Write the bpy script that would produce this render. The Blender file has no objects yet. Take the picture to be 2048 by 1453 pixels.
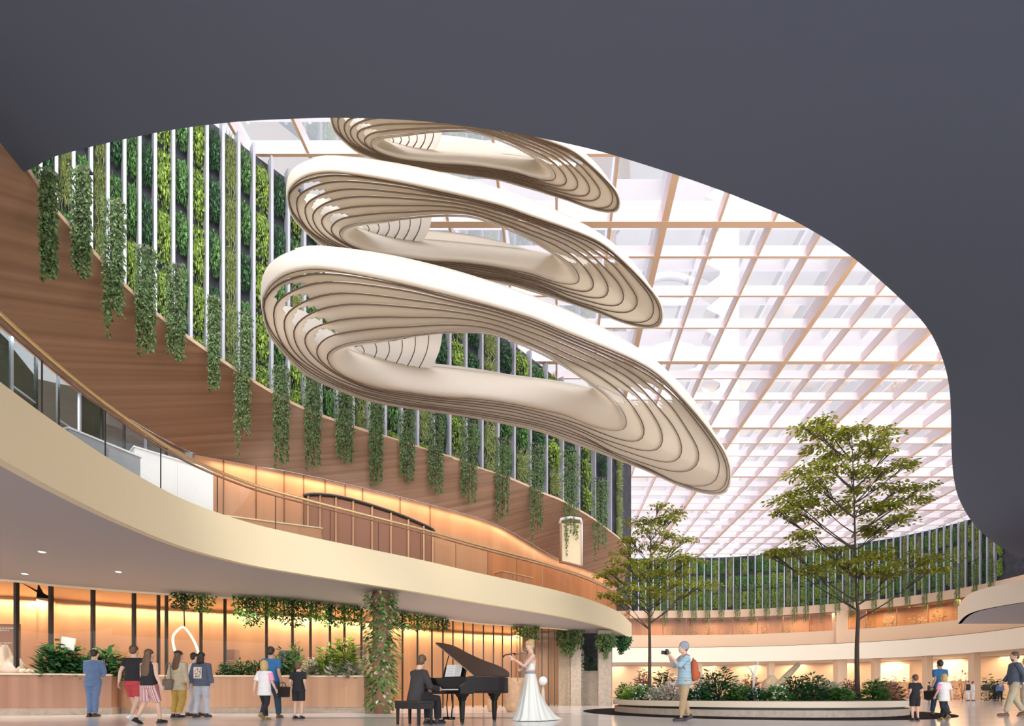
import bpy, bmesh, math, random
from mathutils import Vector, Matrix, noise
R = random.Random(7)
SC = bpy.context.scene
COL = SC.collection
PI = math.pi

# ------------------------------------------------------------------ camera
EYE = 0.65
cam_d = bpy.data.cameras.new('camera'); cam = bpy.data.objects.new('camera', cam_d); COL.objects.link(cam)
cam.location = (0, 0, EYE); cam.rotation_euler = (PI/2, 0, 0)
cam_d.sensor_width = 36; cam_d.lens = 36*1000/2048
cam_d.shift_x = -89/2048; cam_d.shift_y = 661.5/2048
cam_d.clip_end = 500; cam_d.clip_start = 0.05
SC.camera = cam
SC.view_settings.view_transform = 'Standard'; SC.view_settings.look = 'None'
SC.view_settings.gamma = 1; SC.view_settings.use_curve_mapping = False
SC.view_settings.exposure = 0.36
SC.cycles.use_denoising = True
SC.cycles.max_bounces = 6; SC.cycles.diffuse_bounces = 3; SC.cycles.glossy_bounces = 2
SC.cycles.use_adaptive_sampling = True; SC.cycles.adaptive_threshold = 0.05
SC.cycles.transmission_bounces = 4; SC.cycles.transparent_max_bounces = 10
SC.cycles.caustics_reflective = False; SC.cycles.caustics_refractive = False
SC.cycles.sample_clamp_indirect = 6

# ------------------------------------------------------------------ world: bright overcast sky
w = bpy.data.worlds.new('overcast_sky'); SC.world = w; w.use_nodes = True
nt = w.node_tree; nt.nodes.clear()
wo = nt.nodes.new('ShaderNodeOutputWorld'); bg = nt.nodes.new('ShaderNodeBackground')
tc = nt.nodes.new('ShaderNodeTexCoord'); sx = nt.nodes.new('ShaderNodeSeparateXYZ')
rp = nt.nodes.new('ShaderNodeValToRGB')
nt.links.new(tc.outputs['Generated'], sx.inputs[0]); nt.links.new(sx.outputs['Z'], rp.inputs[0])
rp.color_ramp.elements[0].position = 0.0; rp.color_ramp.elements[0].color = (0.86, 0.83, 0.84, 1)
rp.color_ramp.elements[1].position = 0.5; rp.color_ramp.elements[1].color = (0.90, 0.93, 1.0, 1)
e = rp.color_ramp.elements.new(0.12); e.color = (0.97, 0.92, 0.90, 1)
# the sky is brighter around the sun, which stands behind the viewer
vm = nt.nodes.new('ShaderNodeVectorMath'); vm.operation = 'DOT_PRODUCT'; vm.inputs[1].default_value = (0.30, -0.94, 0.15)
nt.links.new(tc.outputs['Generated'], vm.inputs[0]); mr = nt.nodes.new('ShaderNodeMapRange'); mr.inputs[1].default_value = 0.1; mr.inputs[2].default_value = 0.9
mr.inputs[3].default_value = 0.82; mr.inputs[4].default_value = 3.6; nt.links.new(vm.outputs['Value'], mr.inputs[0])
nt.links.new(rp.outputs[0], bg.inputs[0]); nt.links.new(mr.outputs[0], bg.inputs[1])
nt.links.new(bg.outputs[0], wo.inputs[0])

def light(name, kind, loc, energy, color, rot=None, size=None, size_y=None, target=None):
    d = bpy.data.lights.new(name, kind); d.energy = energy; d.color = color
    o = bpy.data.objects.new(name, d); COL.objects.link(o); o.location = loc
    if target is not None:
        v = Vector(target)-Vector(loc); o.rotation_euler = v.to_track_quat('-Z', 'Y').to_euler()
    elif rot is not None: o.rotation_euler = rot
    if kind == 'AREA':
        d.shape = 'RECTANGLE'; d.size = size; d.size_y = size_y or size
    return o
sun = light('sun', 'SUN', (0, 0, 40), 1.1, (1.0, 0.93, 0.84), target=(-4.5+0, 6.5, 26.5))
sun.data.angle = math.radians(9)

# ------------------------------------------------------------------ image <-> place
def P(x, y, Y):            # point on the ray of pixel (x, y) at distance Y in front of the camera
    return Vector(((x-1113)/1000*Y, Y, EYE+(1388-y)/1000*Y))
def PH(x, y, h):           # point on that ray at height h above the eye
    Y = h*1000/(1388-y); return Vector(((x-1113)/1000*Y, Y))
def floorY(y): return EYE*1000/(y-1388)

# ------------------------------------------------------------------ materials
MATS = {}
def mat(name, col, rough=0.6, metal=0.0, emit=None, estr=0, bump=0, bscale=20, var=0, vscale=6, coat=0, spec=0.5, trans=0, alpha=None, sheen=0):
    if name in MATS: return MATS[name]
    m = bpy.data.materials.new(name); m.use_nodes = True; MATS[name] = m
    n = m.node_tree; b = n.nodes['Principled BSDF']
    c = (*col, 1)
    b.inputs['Base Color'].default_value = c; b.inputs['Roughness'].default_value = rough
    b.inputs['Metallic'].default_value = metal; b.inputs['Specular IOR Level'].default_value = spec
    if coat: b.inputs['Coat Weight'].default_value = coat; b.inputs['Coat Roughness'].default_value = 0.05
    if emit: b.inputs['Emission Color'].default_value = (*emit, 1); b.inputs['Emission Strength'].default_value = estr
    if var or bump:
        t = n.nodes.new('ShaderNodeTexCoord'); z = n.nodes.new('ShaderNodeTexNoise'); z.inputs['Scale'].default_value = vscale if var else bscale
        z.inputs['Detail'].default_value = 4
        n.links.new(t.outputs['Object'], z.inputs['Vector'])
        if var:
            r = n.nodes.new('ShaderNodeValToRGB')
            r.color_ramp.elements[0].color = tuple(max(0, x*(1-var)) for x in col)+(1,); r.color_ramp.elements[0].position = 0.3
            r.color_ramp.elements[1].color = tuple(min(1, x*(1+var)) for x in col)+(1,); r.color_ramp.elements[1].position = 0.7
            n.links.new(z.outputs['Fac'], r.inputs[0]); n.links.new(r.outputs[0], b.inputs['Base Color'])
        if bump:
            z2 = n.nodes.new('ShaderNodeTexNoise'); z2.inputs['Scale'].default_value = bscale; n.links.new(t.outputs['Object'], z2.inputs['Vector'])
            bp = n.nodes.new('ShaderNodeBump'); bp.inputs['Strength'].default_value = bump
            n.links.new(z2.outputs['Fac'], bp.inputs['Height']); n.links.new(bp.outputs[0], b.inputs['Normal'])
    return m
def glassmat(name, tint, refl, rough=0.02, fres=0.5):
    m = bpy.data.materials.new(name); m.use_nodes = True; n = m.node_tree; n.nodes.clear()
    o = n.nodes.new('ShaderNodeOutputMaterial'); mx = n.nodes.new('ShaderNodeMixShader')
    t = n.nodes.new('ShaderNodeBsdfTransparent'); g = n.nodes.new('ShaderNodeBsdfGlossy')
    t.inputs[0].default_value = (*tint, 1); g.inputs['Roughness'].default_value = rough
    f = n.nodes.new('ShaderNodeLayerWeight'); f.inputs[0].default_value = 0.35
    mm = n.nodes.new('ShaderNodeMath'); mm.operation = 'MULTIPLY_ADD'; mm.inputs[1].default_value = fres; mm.inputs[2].default_value = refl
    n.links.new(f.outputs['Fresnel'], mm.inputs[0]); n.links.new(mm.outputs[0], mx.inputs[0])
    n.links.new(t.outputs[0], mx.inputs[1]); n.links.new(g.outputs[0], mx.inputs[2]); n.links.new(mx.outputs[0], o.inputs[0])
    return m
def leafmat(name, c1, c2, rough=0.5):
    m = bpy.data.materials.new(name); m.use_nodes = True; n = m.node_tree; b = n.nodes['Principled BSDF']
    gi = n.nodes.new('ShaderNodeNewGeometry'); r = n.nodes.new('ShaderNodeValToRGB')
    r.color_ramp.elements[0].color = (*c1, 1); r.color_ramp.elements[1].color = (*c2, 1)
    n.links.new(gi.outputs['Random Per Island'], r.inputs[0]); n.links.new(r.outputs[0], b.inputs['Base Color'])
    b.inputs['Roughness'].default_value = rough
    tr = n.nodes.new('ShaderNodeBsdfTranslucent'); mx = n.nodes.new('ShaderNodeMixShader'); mx.inputs[0].default_value = 0.38
    n.links.new(r.outputs[0], tr.inputs[0]); o = n.nodes['Material Output']
    n.links.new(b.outputs[0], mx.inputs[1]); n.links.new(tr.outputs[0], mx.inputs[2]); n.links.new(mx.outputs[0], o.inputs[0])
    return m
def streaked(name, c1, c2, scale, rough=0.5, spec=0.5):
    m = bpy.data.materials.new(name); m.use_nodes = True; n = m.node_tree; b = n.nodes['Principled BSDF']
    t = n.nodes.new('ShaderNodeTexCoord'); mp = n.nodes.new('ShaderNodeMapping'); mp.inputs['Scale'].default_value = scale
    z = n.nodes.new('ShaderNodeTexNoise'); z.inputs['Scale'].default_value = 1; z.inputs['Detail'].default_value = 5
    r = n.nodes.new('ShaderNodeValToRGB'); r.color_ramp.elements[0].position = 0.32; r.color_ramp.elements[1].position = 0.68
    r.color_ramp.elements[0].color = (*c1, 1); r.color_ramp.elements[1].color = (*c2, 1)
    n.links.new(t.outputs['Object'], mp.inputs[0]); n.links.new(mp.outputs[0], z.inputs['Vector'])
    n.links.new(z.outputs['Fac'], r.inputs[0]); n.links.new(r.outputs[0], b.inputs['Base Color'])
    b.inputs['Roughness'].default_value = rough; b.inputs['Specular IOR Level'].default_value = spec
    return m
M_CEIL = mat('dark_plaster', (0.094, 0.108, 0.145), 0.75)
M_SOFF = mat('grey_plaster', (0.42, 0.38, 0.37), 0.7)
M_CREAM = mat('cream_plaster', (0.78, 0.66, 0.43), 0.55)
M_CREAM2 = mat('pale_cream_plaster', (0.80, 0.68, 0.52), 0.6)
M_PEACH = mat('peach_plaster', (0.70, 0.50, 0.34), 0.6)
M_WOOD = streaked('walnut_planks', (0.22, 0.115, 0.065), (0.36, 0.20, 0.115), (0.16, 6.0, 1), 0.5)
_n = M_WOOD.node_tree; _mp = [x for x in _n.nodes if x.type == 'MAPPING'][0]; _t = [x for x in _n.nodes if x.type == 'TEX_COORD'][0]
_d = _n.nodes.new('ShaderNodeVectorMath'); _d.operation = 'DOT_PRODUCT'; _d.inputs[1].default_value = (0, -0.62, 1.0); _s = _n.nodes.new('ShaderNodeSeparateXYZ'); _c = _n.nodes.new('ShaderNodeCombineXYZ')
_n.links.new(_t.outputs['Object'], _d.inputs[0]); _n.links.new(_t.outputs['Object'], _s.inputs[0]); _n.links.new(_s.outputs['X'], _c.inputs[0]); _n.links.new(_d.outputs['Value'], _c.inputs[1]); _n.links.new(_c.outputs[0], _mp.inputs[0])
M_FLOOR = streaked('polished_marble', (0.72, 0.69, 0.70), (0.84, 0.80, 0.80), (0.25, 0.6, 1), 0.13, 0.6)
M_COPPER = streaked('copper_panel', (0.48, 0.235, 0.11), (0.62, 0.32, 0.155), (1.2, 1.2, 0.05), 0.38)
M_BRONZE = mat('bronze_ceiling', (0.42, 0.26, 0.14), 0.35, 0.5)
M_BROWN = streaked('brown_veneer', (0.30, 0.15, 0.09), (0.42, 0.23, 0.15), (3, 3, 0.05), 0.45)
M_TAN = streaked('tan_veneer', (0.48, 0.27, 0.16), (0.60, 0.36, 0.22), (3, 3, 0.05), 0.45)
M_BLACK = mat('black_metal', (0.02, 0.017, 0.015), 0.4)
M_GOLD = mat('gold_rail', (0.78, 0.55, 0.30), 0.25, 0.9)
M_FIN = mat('aluminium_fin', (0.46, 0.47, 0.54), 0.45, 0.35)
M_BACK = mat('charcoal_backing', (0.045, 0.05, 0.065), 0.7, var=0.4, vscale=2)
M_BEAMS = mat('pink_white_paint', (0.86, 0.76, 0.79), 0.5)
M_BEAMB = mat('tan_timber_edge', (0.80, 0.55, 0.38), 0.5)
M_LATH = mat('cream_lath', (0.80, 0.75, 0.68), 0.55)
_n = M_LATH.node_tree; _t = _n.nodes.new('ShaderNodeBsdfTranslucent'); _t.inputs[0].default_value = (.97, .90, .80, 1); _m = _n.nodes.new('ShaderNodeMixShader'); _m.inputs[0].default_value = .52
_n.links.new(_n.nodes['Principled BSDF'].outputs[0], _m.inputs[1]); _n.links.new(_t.outputs[0], _m.inputs[2]); _n.links.new(_m.outputs[0], _n.nodes['Material Output'].inputs[0])
M_EDGE = mat('brown_ply_edge', (0.17, 0.11, 0.07), 0.6)
M_STONE = mat('beige_stone', (0.50, 0.42, 0.34), 0.6, var=0.15, vscale=8)
M_WHITE = mat('white_paint', (0.85, 0.84, 0.82), 0.5)
M_GREYW = mat('grey_wall_paint', (0.36, 0.38, 0.40), 0.5)
M_BARK = mat('dark_bark', (0.06, 0.045, 0.03), 0.8, bump=0.5, bscale=40)
M_SOIL = mat('soil', (0.06, 0.045, 0.03), 0.9, var=0.3)
M_GLASS = glassmat('clear_glass', (0.92, 0.95, 0.95), 0.03)
M_BRGLASS = glassmat('bronze_glass', (0.85, 0.70, 0.58), 0.02, fres=.15)
M_SKYGL = glassmat('skylight_glass', (0.97, 0.97, 1.0), 0.02)
L_DARK = leafmat('dark_green_leaf', (0.008, 0.035, 0.014), (0.08, 0.26, 0.08))
L_MID = leafmat('mid_green_leaf', (0.015, 0.08, 0.02), (0.24, 0.52, 0.12))
L_LIME = leafmat('lime_leaf', (0.06, 0.16, 0.02), (0.55, 0.74, 0.12))
L_GRASS = leafmat('yellow_grass_leaf', (0.20, 0.28, 0.08), (0.60, 0.66, 0.28))
L_VINE = leafmat('vine_leaf', (0.04, 0.10, 0.025), (0.27, 0.38, 0.15))
L_TREE = leafmat('maple_leaf', (0.16, 0.19, 0.015), (0.50, 0.50, 0.06))
L_CREAM = leafmat('cream_leaf', (0.22, 0.26, 0.12), (0.95, 0.90, 0.80))
L_PINK = leafmat('rust_leaf', (0.35, 0.14, 0.08), (0.85, 0.55, 0.42))

# ------------------------------------------------------------------ helpers
def mesh_obj(name, verts, faces, m, parent=None, smooth=True, midx=None):
    me = bpy.data.meshes.new(name); me.from_pydata([tuple(v) for v in verts], [], faces)
    for x in (m if isinstance(m, (list, tuple)) else [m]): me.materials.append(x)
    if smooth: me.polygons.foreach_set('use_smooth', [True]*len(me.polygons))
    if midx: me.polygons.foreach_set('material_index', midx)
    me.update()
    o = bpy.data.objects.new(name, me); COL.objects.link(o)
    if parent: o.parent = parent
    return o
def tag(o, label=None, cat=None, group=None, kind=None):
    if label: o['label'] = label
    if cat: o['category'] = cat
    if group: o['group'] = group
    if kind: o['kind'] = kind
    return o
def thing(name, label, cat, loc=(0, 0, 0), rz=0, group=None, scale=1):
    o = bpy.data.objects.new(name, None); COL.objects.link(o); o.location = loc; o.rotation_euler = (0, 0, rz)
    o.scale = (scale,)*3; o.empty_display_size = 0.1
    return tag(o, label, cat, group)
class MB:                  # collects shapes, builds ONE mesh object
    def __init__(s): s.v = []; s.f = []; s.mi = []
    def add(s, v, f, mi=0):
        b = len(s.v); s.v += [Vector(x) for x in v]; s.f += [tuple(i+b for i in q) for q in f]; s.mi += [mi]*len(f); return s
    def box(s, c, d, rz=0, rot=None, mi=0, taper=1.0):
        M = rot if rot is not None else Matrix.Rotation(rz, 3, 'Z'); c = Vector(c); v = []
        for z in (-.5, .5):
            k = taper if z < 0 else 1
            for x, y in ((-.5, -.5), (.5, -.5), (.5, .5), (-.5, .5)): v.append(c+M@Vector((x*d[0]*k, y*d[1]*k, z*d[2])))
        return s.add(v, [(0, 3, 2, 1), (4, 5, 6, 7), (0, 1, 5, 4), (1, 2, 6, 5), (2, 3, 7, 6), (3, 0, 4, 7)], mi)
    def tube(s, pts, rad, seg=8, cap=True, mi=0, flat=1.0, up=None):
        pts = [Vector(p) for p in pts]; n = len(pts)
        if not isinstance(rad, (list, tuple)): rad = [rad]*n
        v = []; prev = None
        for i in range(n):
            t = (pts[min(i+1, n-1)]-pts[max(i-1, 0)])
            t = t.normalized() if t.length > 1e-9 else Vector((0, 0, 1))
            if up is not None: a = Vector(up)
            elif prev is not None: a = prev
            else: a = Vector((0, 1, 0)) if abs(t.z) > 0.8 else Vector((0, 0, 1))
            x = a-t*a.dot(t)
            if x.length < 1e-5: x = Vector((1, 0, 0))-t*t.x
            x.normalize(); prev = x; y = t.cross(x)
            for k in range(seg):
                th = 2*PI*k/seg; v.append(pts[i]+(x*math.cos(th)*flat+y*math.sin(th))*rad[i])
        f = [(i*seg+k, i*seg+(k+1) % seg, (i+1)*seg+(k+1) % seg, (i+1)*seg+k) for i in range(n-1) for k in range(seg)]
        if cap: f += [tuple(range(seg-1, -1, -1)), tuple(range((n-1)*seg, n*seg))]
        return s.add(v, f, mi)
    def rings(s, rs, seg=16, mi=0):        # list of (center, rx, ry): horizontal ellipses
        v = []
        for c, rx, ry in rs:
            for k in range(seg): th = 2*PI*k/seg; v.append(Vector(c)+Vector((rx*math.cos(th), ry*math.sin(th), 0)))
        n = len(rs)
        f = [(i*seg+k, i*seg+(k+1) % seg, (i+1)*seg+(k+1) % seg, (i+1)*seg+k) for i in range(n-1) for k in range(seg)]
        f += [tuple(range(seg-1, -1, -1)), tuple(range((n-1)*seg, n*seg))]
        return s.add(v, f, mi)
    def ell(s, c, r, rot=None, seg=12, rg=8, mi=0):
        c = Vector(c); v = []; M = rot if rot is not None else Matrix.Identity(3)
        if not isinstance(r, (list, tuple)): r = (r, r, r)
        for i in range(1, rg):
            ph = PI*i/rg
            for k in range(seg):
                th = 2*PI*k/seg; v.append(c+M@Vector((r[0]*math.sin(ph)*math.cos(th), r[1]*math.sin(ph)*math.sin(th), -r[2]*math.cos(ph))))
        b = len(v); v += [c+M@Vector((0, 0, -r[2])), c+M@Vector((0, 0, r[2]))]
        f = [(i*seg+k, i*seg+(k+1) % seg, (i+1)*seg+(k+1) % seg, (i+1)*seg+k) for i in range(rg-2) for k in range(seg)]
        f += [(b, (k+1) % seg, k) for k in range(seg)]+[((rg-2)*seg+k, (rg-2)*seg+(k+1) % seg, b+1) for k in range(seg)]
        return s.add(v, f, mi)
    def leaf(s, c, d, nrm, L, W, mi=0):
        d = Vector(d).normalized(); n = Vector(nrm); sd = d.cross(n)
        if sd.length < 1e-4: sd = d.cross(Vector((0.3, 0.5, 0.8)))
        sd.normalize(); up = sd.cross(d); c = Vector(c)
        b = len(s.v); s.v += [c, c+d*L*.5+sd*W*.5-up*L*.04, c+d*L-up*L*.12, c+d*L*.5-sd*W*.5-up*L*.04]
        s.f.append((b, b+1, b+2, b+3)); s.mi.append(mi); return s
    def obj(s, name, m, parent=None, smooth=True): return mesh_obj(name, s.v, s.f, m, parent, smooth, s.mi if isinstance(m, (list, tuple)) else None)
def auto(o, ang=40):
    me = o.data; me.polygons.foreach_set('use_smooth', [True]*len(me.polygons))
    try: me.set_sharp_from_angle(angle=math.radians(ang))
    except Exception: pass
    return o
def bev(o, wd=0.01, seg=2):
    md = o.modifiers.new('bevel', 'BEVEL'); md.width = wd; md.segments = seg; md.limit_method = 'ANGLE'; return o
def remesh(o, vox, smooth=2):
    md = o.modifiers.new('remesh', 'REMESH'); md.mode = 'VOXEL'; md.voxel_size = vox; md.use_smooth_shade = True
    if smooth: s = o.modifiers.new('smooth', 'SMOOTH'); s.iterations = smooth; s.factor = 0.6
    return o
def cat(pts, n=8, closed=False):           # Catmull-Rom through points
    pts = [Vector(p) for p in pts]; N = len(pts); out = []
    rng = range(N) if closed else range(N-1)
    for i in rng:
        if closed: a, b, c, d = pts[(i-1) % N], pts[i], pts[(i+1) % N], pts[(i+2) % N]
        else: a, b, c, d = pts[max(i-1, 0)], pts[i], pts[i+1], pts[min(i+2, N-1)]
        for k in range(n):
            t = k/n; out.append(0.5*((2*b)+(c-a)*t+(2*a-5*b+4*c-d)*t*t+(3*b-a-3*c+d)*t**3))
    if not closed: out.append(pts[-1])
    return out
def resample(pts, n):
    pts = [Vector(p) for p in pts]; L = [0]
    for a, b in zip(pts, pts[1:]): L.append(L[-1]+(b-a).length)
    out = []; j = 0
    for i in range(n):
        s = L[-1]*i/(n-1)
        while j < len(L)-2 and L[j+1] < s: j += 1
        d = L[j+1]-L[j]; out.append(pts[j].lerp(pts[j+1], (s-L[j])/d if d > 0 else 0))
    return out
def ribbon(name, c1, c2, m, parent=None, smooth=True):  # surface between two equally long 3-D polylines
    n = len(c1); v = list(c1)+list(c2); f = [(i, i+1, n+i+1, n+i) for i in range(n-1)]
    return mesh_obj(name, v, f, m, parent, smooth)
def z3(c, z): return [Vector((p.x, p.y, z)) for p in c]
def offset(c, d):                          # plan offset, to the left of the travel direction when d > 0
    out = []
    for i, p in enumerate(c):
        t = (c[min(i+1, len(c)-1)]-c[max(i-1, 0)]); t = Vector((t.x, t.y)).normalized()
        out.append(Vector((p.x-t.y*d, p.y+t.x*d)))
    return out
def band(name, c, z0, z1, thick, m, parent=None):       # curved wall with thickness, outer face on the curve
    o = offset(c, thick); n = len(c)
    v = z3(c, z0)+z3(c, z1)+z3(o, z1)+z3(o, z0); f = []
    for i in range(n-1):
        for a in range(4): b = (a+1) % 4; f.append((a*n+i, a*n+i+1, b*n+i+1, b*n+i))
    f += [(0, n, 2*n, 3*n), (n-1, 4*n-1, 3*n-1, 2*n-1)]
    ob = mesh_obj(name, v, f, m, parent); auto(ob, 50); return ob
def at_ray(c, x):                          # where the plan curve crosses the ray of image column x
    k = (x-1113)/1000
    for a, b in zip(c, c[1:]):
        fa = a.x-k*a.y; fb = b.x-k*b.y
        if fa == 0: return Vector((a.x, a.y))
        if fa*fb <= 0 and fa != fb: q = a.lerp(b, fa/(fa-fb)); return Vector((q.x, q.y))
    return None
def tang(c, p):
    i = min(range(len(c)-1), key=lambda i: ((c[i]+c[i+1])/2-Vector((p.x, p.y))).length); t = c[i+1]-c[i]; return math.atan2(t.y, t.x)
def seq(cnt):
    return ['first', 'second', 'third', 'fourth', 'fifth', 'sixth', 'seventh', 'eighth', 'ninth', 'tenth', 'eleventh', 'twelfth', 'thirteenth', 'fourteenth',
            'fifteenth', 'sixteenth', 'seventeenth', 'eighteenth', 'nineteenth', 'twentieth', 'twenty-first', 'twenty-second', 'twenty-third', 'twenty-fourth'][cnt]

# ================================================================== setting
# plan curves, from heights that stay constant along each edge
FB = cat([Vector((-6.5, 0)), Vector((-6.8, 3.5)), Vector((-7.4, 5.5))]+[PH(x, y, 3.35) for x, y in ((0, 915), (124, 984), (248, 1045), (372, 1095), (495, 1128), (600, 1147), (720, 1166), (841, 1185), (944, 1203), (1047, 1220), (1116, 1232), (1185, 1247), (1237, 1264), (1257, 1277))]
         +[Vector((4.85, 32.4)), Vector((4.6, 35.0)), Vector((2.5, 37.0)), Vector((-3, 38))], 6)
FAC = cat([Vector((-22, 12.5))]+[PH(x, y, 3.35) for x, y in ((0, 1160), (101, 1170), (269, 1184), (420, 1194), (572, 1202), (658, 1210), (723, 1217), (803, 1226), (885, 1238), (967, 1248), (1115, 1258))]+[Vector((0.9, 27.2))], 6)
WT = cat([Vector((-9.4, 6.5)), Vector((-9.8, 8.4))]+[PH(x, y, 10.0) for x, y in ((58, 340), (110, 418), (179, 495), (246, 567), (311, 626), (372, 672), (440, 719), (537, 781), (620, 823), (731, 862), (800, 883), (851, 900), (917, 920), (961, 938), (1027, 960), (1089, 988), (1126, 1003), (1185, 1037), (1219, 1062), (1243, 1082))]
         +[Vector((5.1, 35.5)), Vector((4.9, 37.5)), Vector((2.0, 39.5))], 5)
WB = cat([Vector((-11.3, 6.5)), Vector((-11.4, 8.5)), Vector((-11.5, 10.3)), Vector((-12.1, 13.3)), PH(400, 912, 7.8), PH(560, 940, 7.8), PH(700, 970, 7.8), PH(870, 1012, 7.8), PH(1000, 1053, 7.8), PH(1110, 1115, 7.8),
          PH(1165, 1136, 7.8), Vector((4.4, 34.5)), Vector((4.6, 37.2)), Vector((1.8, 39.2))], 8)
LW = cat([Vector((-16.5, 9.0)), Vector((-13.5, 12.6)), Vector((-9.9, 16.96)), Vector((-0.6, 27.8)), Vector((2.6, 33.0)), Vector((6.04, 39.7))], 8)
BW = cat([Vector((2, 66)), Vector((10, 65.5)), Vector((20.6, 65)), Vector((28, 63.2)), Vector((34.6, 59.7)), Vector((39.3, 55.6)), Vector((41.9, 50)), Vector((42.2, 44)), Vector((41.5, 36))], 8)
OPEN = cat([Vector((-30, 12.2)), Vector((-18, 11.2))]+[PH(x, y, 9.9) for x, y in ((0, 360), (110, 313), (300, 268), (450, 246), (580, 238), (700, 236), (850, 243), (1000, 262), (1100, 280), (1200, 303), (1300, 333), (1400, 366), (1500, 404), (1600, 448), (1700, 511), (1790, 588), (1850, 650), (1880, 705), (1897, 765), (1902, 830), (1903, 900), (1908, 960), (1920, 1003), (1945, 1045), (1980, 1080), (2020, 1105), (2048, 1115))]
           +[Vector((39, 38)), Vector((46, 39.5))], 5)

# ---- floor
fl = mesh_obj('floor', [(-40, -15, 0), (70, -15, 0), (70, 90, 0), (-40, 90, 0)], [(0, 1, 2, 3)], M_FLOOR, smooth=False); tag(fl, kind='structure')
inl = MB()
for Y, x0, x1 in ((13.25, -7.0, -0.1), (15.9, -5.5, 0.5)): inl.box(((x0+x1)/2, Y, 0.004), (x1-x0, 0.10 if Y < 14 else .05, 0.008))
tag(inl.obj('trim_1', M_BLACK, smooth=False), 'dark inlaid strip in the pale polished floor', kind='structure')

# ---- foreground ceiling with its free-form opening (slab with a cream edge)
def flat_poly(name, pts, z, m, kind='structure', down=True):
    from mathutils.geometry import tessellate_polygon
    vv = [Vector((p[0], p[1], z)) for p in pts]; tr = tessellate_polygon([vv]); me = bpy.data.meshes.new(name); me.from_pydata([tuple(v) for v in vv], [], [tuple(q) for q in tr]); me.materials.append(m)
    o = bpy.data.objects.new(name, me); COL.objects.link(o); tag(o, kind=kind); return o
ZC = EYE+9.9
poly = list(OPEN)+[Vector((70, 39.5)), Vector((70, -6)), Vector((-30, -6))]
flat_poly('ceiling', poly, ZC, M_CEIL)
flat_poly('roof', poly, ZC+0.75, M_CREAM2)
ed = ribbon('trim_2', z3(OPEN, ZC), z3(OPEN, ZC+0.75), M_CREAM2); tag(ed, kind='structure')

# ---- first-floor balcony on the left: fascia, floor slab, soffit
band('balcony_fascia', FB, EYE+3.335, EYE+4.42, 0.18, M_CREAM)
tag(bpy.data.objects['balcony_fascia'], 'smooth cream curved fascia sweeping along the left balcony', kind='structure')
soff_poly = list(FB)+[Vector((-26, 38)), Vector((-26, 0))]
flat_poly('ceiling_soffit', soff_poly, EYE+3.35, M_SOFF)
flat_poly('floor_balcony', soff_poly, EYE+4.35, M_STONE)
# wood soffit / parapet of the second floor
n = 120
ws = ribbon('wall_parapet', z3(resample(WT, n), EYE+10.0), z3(resample(WB, n), EYE+7.8), M_WOOD)
tag(ws, 'walnut planked slanting parapet band of the upper floor', kind='structure')
cap = band('trim_3', resample(WT, n), EYE+9.96, EYE+10.06, 0.25, M_PEACH); tag(cap, kind='structure')
flat_poly('ceiling_gallery', list(resample(WB, 60))+[Vector((-26, 39)), Vector((-26, 6.5))], EYE+7.79, mat('gallery_ceiling_paint', (0.45, 0.36, 0.30), 0.6))
# ---- ground floor interior behind the shopfront
FIN_ = [p for p in FAC]
INW = offset(resample(FAC, 70), 3.2)
iw = ribbon('wall_shop', z3(INW, 0), z3(INW, EYE+3.34), M_COPPER); tag(iw, 'glowing copper panelled shop wall', kind='structure')
ic = ribbon('ceiling_shop', z3(resample(FAC, 70), EYE+3.33), z3(INW, EYE+3.33), M_BRONZE); tag(ic, kind='structure')
for i in range(1, 69, 3):                     # lamps of the cove along the wall head
    a = INW[i]; b = INW[min(i+3, 69)]; t = b-a; mid = (a+b)/2; nrm = Vector((t.y, -t.x)).normalized()
    o = light('cove_lamp', 'AREA', (mid.x+nrm.x*0.2, mid.y+nrm.y*0.2, EYE+3.27), 26, (1.0, 0.87, 0.66), size=t.length, size_y=0.25)
    o.rotation_euler = Matrix(((t.normalized().x, nrm.x*-1, 0), (t.normalized().y, nrm.y*-1, 0), (0, 0, 1))).to_euler()
    o.data.spread = math.radians(150)
WL = resample(offset(FAC, -1.3), 12)
for p in WL[2:11]:  # added spots without fixtures, to brighten the soffit and the floor
    o = light('soffit_fill_spot', 'SPOT', (p.x, p.y, EYE+3.3), 260, (1.0, 0.86, 0.70), rot=(0, 0, 0)); o.data.spot_size = math.radians(125); o.data.spot_blend = 0.8; o.data.shadow_soft_size = 0.04
# ---- first-floor gallery wall: copper at the right, grey shopfront at the left
GW = cat([Vector((-11.75, 16.15)), PH(560, 938, 7.8), PH(700, 968, 7.8), PH(870, 1010, 7.8), PH(1000, 1051, 7.8), PH(1110, 1113, 7.8), Vector((4.2, 34.3))], 8)
GW = offset(GW, 0.12)
gw = ribbon('wall_gallery', z3(GW, EYE+4.35), z3(GW, EYE+7.78), M_COPPER); tag(gw, 'copper panelled gallery wall behind the balcony', kind='structure')
seams = MB()
for x in (447, 512, 568, 607, 650, 690, 725, 800, 860):
    p = at_ray(GW, x)
    if p: seams.box((p.x+.02, p.y-.03, EYE+6.06), (0.03, 0.02, 3.4))
tag(seams.obj('trim_4', mat('seam_brown', (0.2, 0.09, 0.04), 0.6), smooth=False), kind='structure')
GG = cat([Vector((-11.75, 16.15)), Vector((-14, 15)), Vector((-16.5, 12)), Vector((-17.5, 8)), Vector((-17, 4))], 8)
tag(ribbon('wall_left', z3(GG, EYE+4.35), z3(GG, EYE+7.78), M_GREYW), 'grey upper shop wall behind the glass balustrade', kind='structure')
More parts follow.
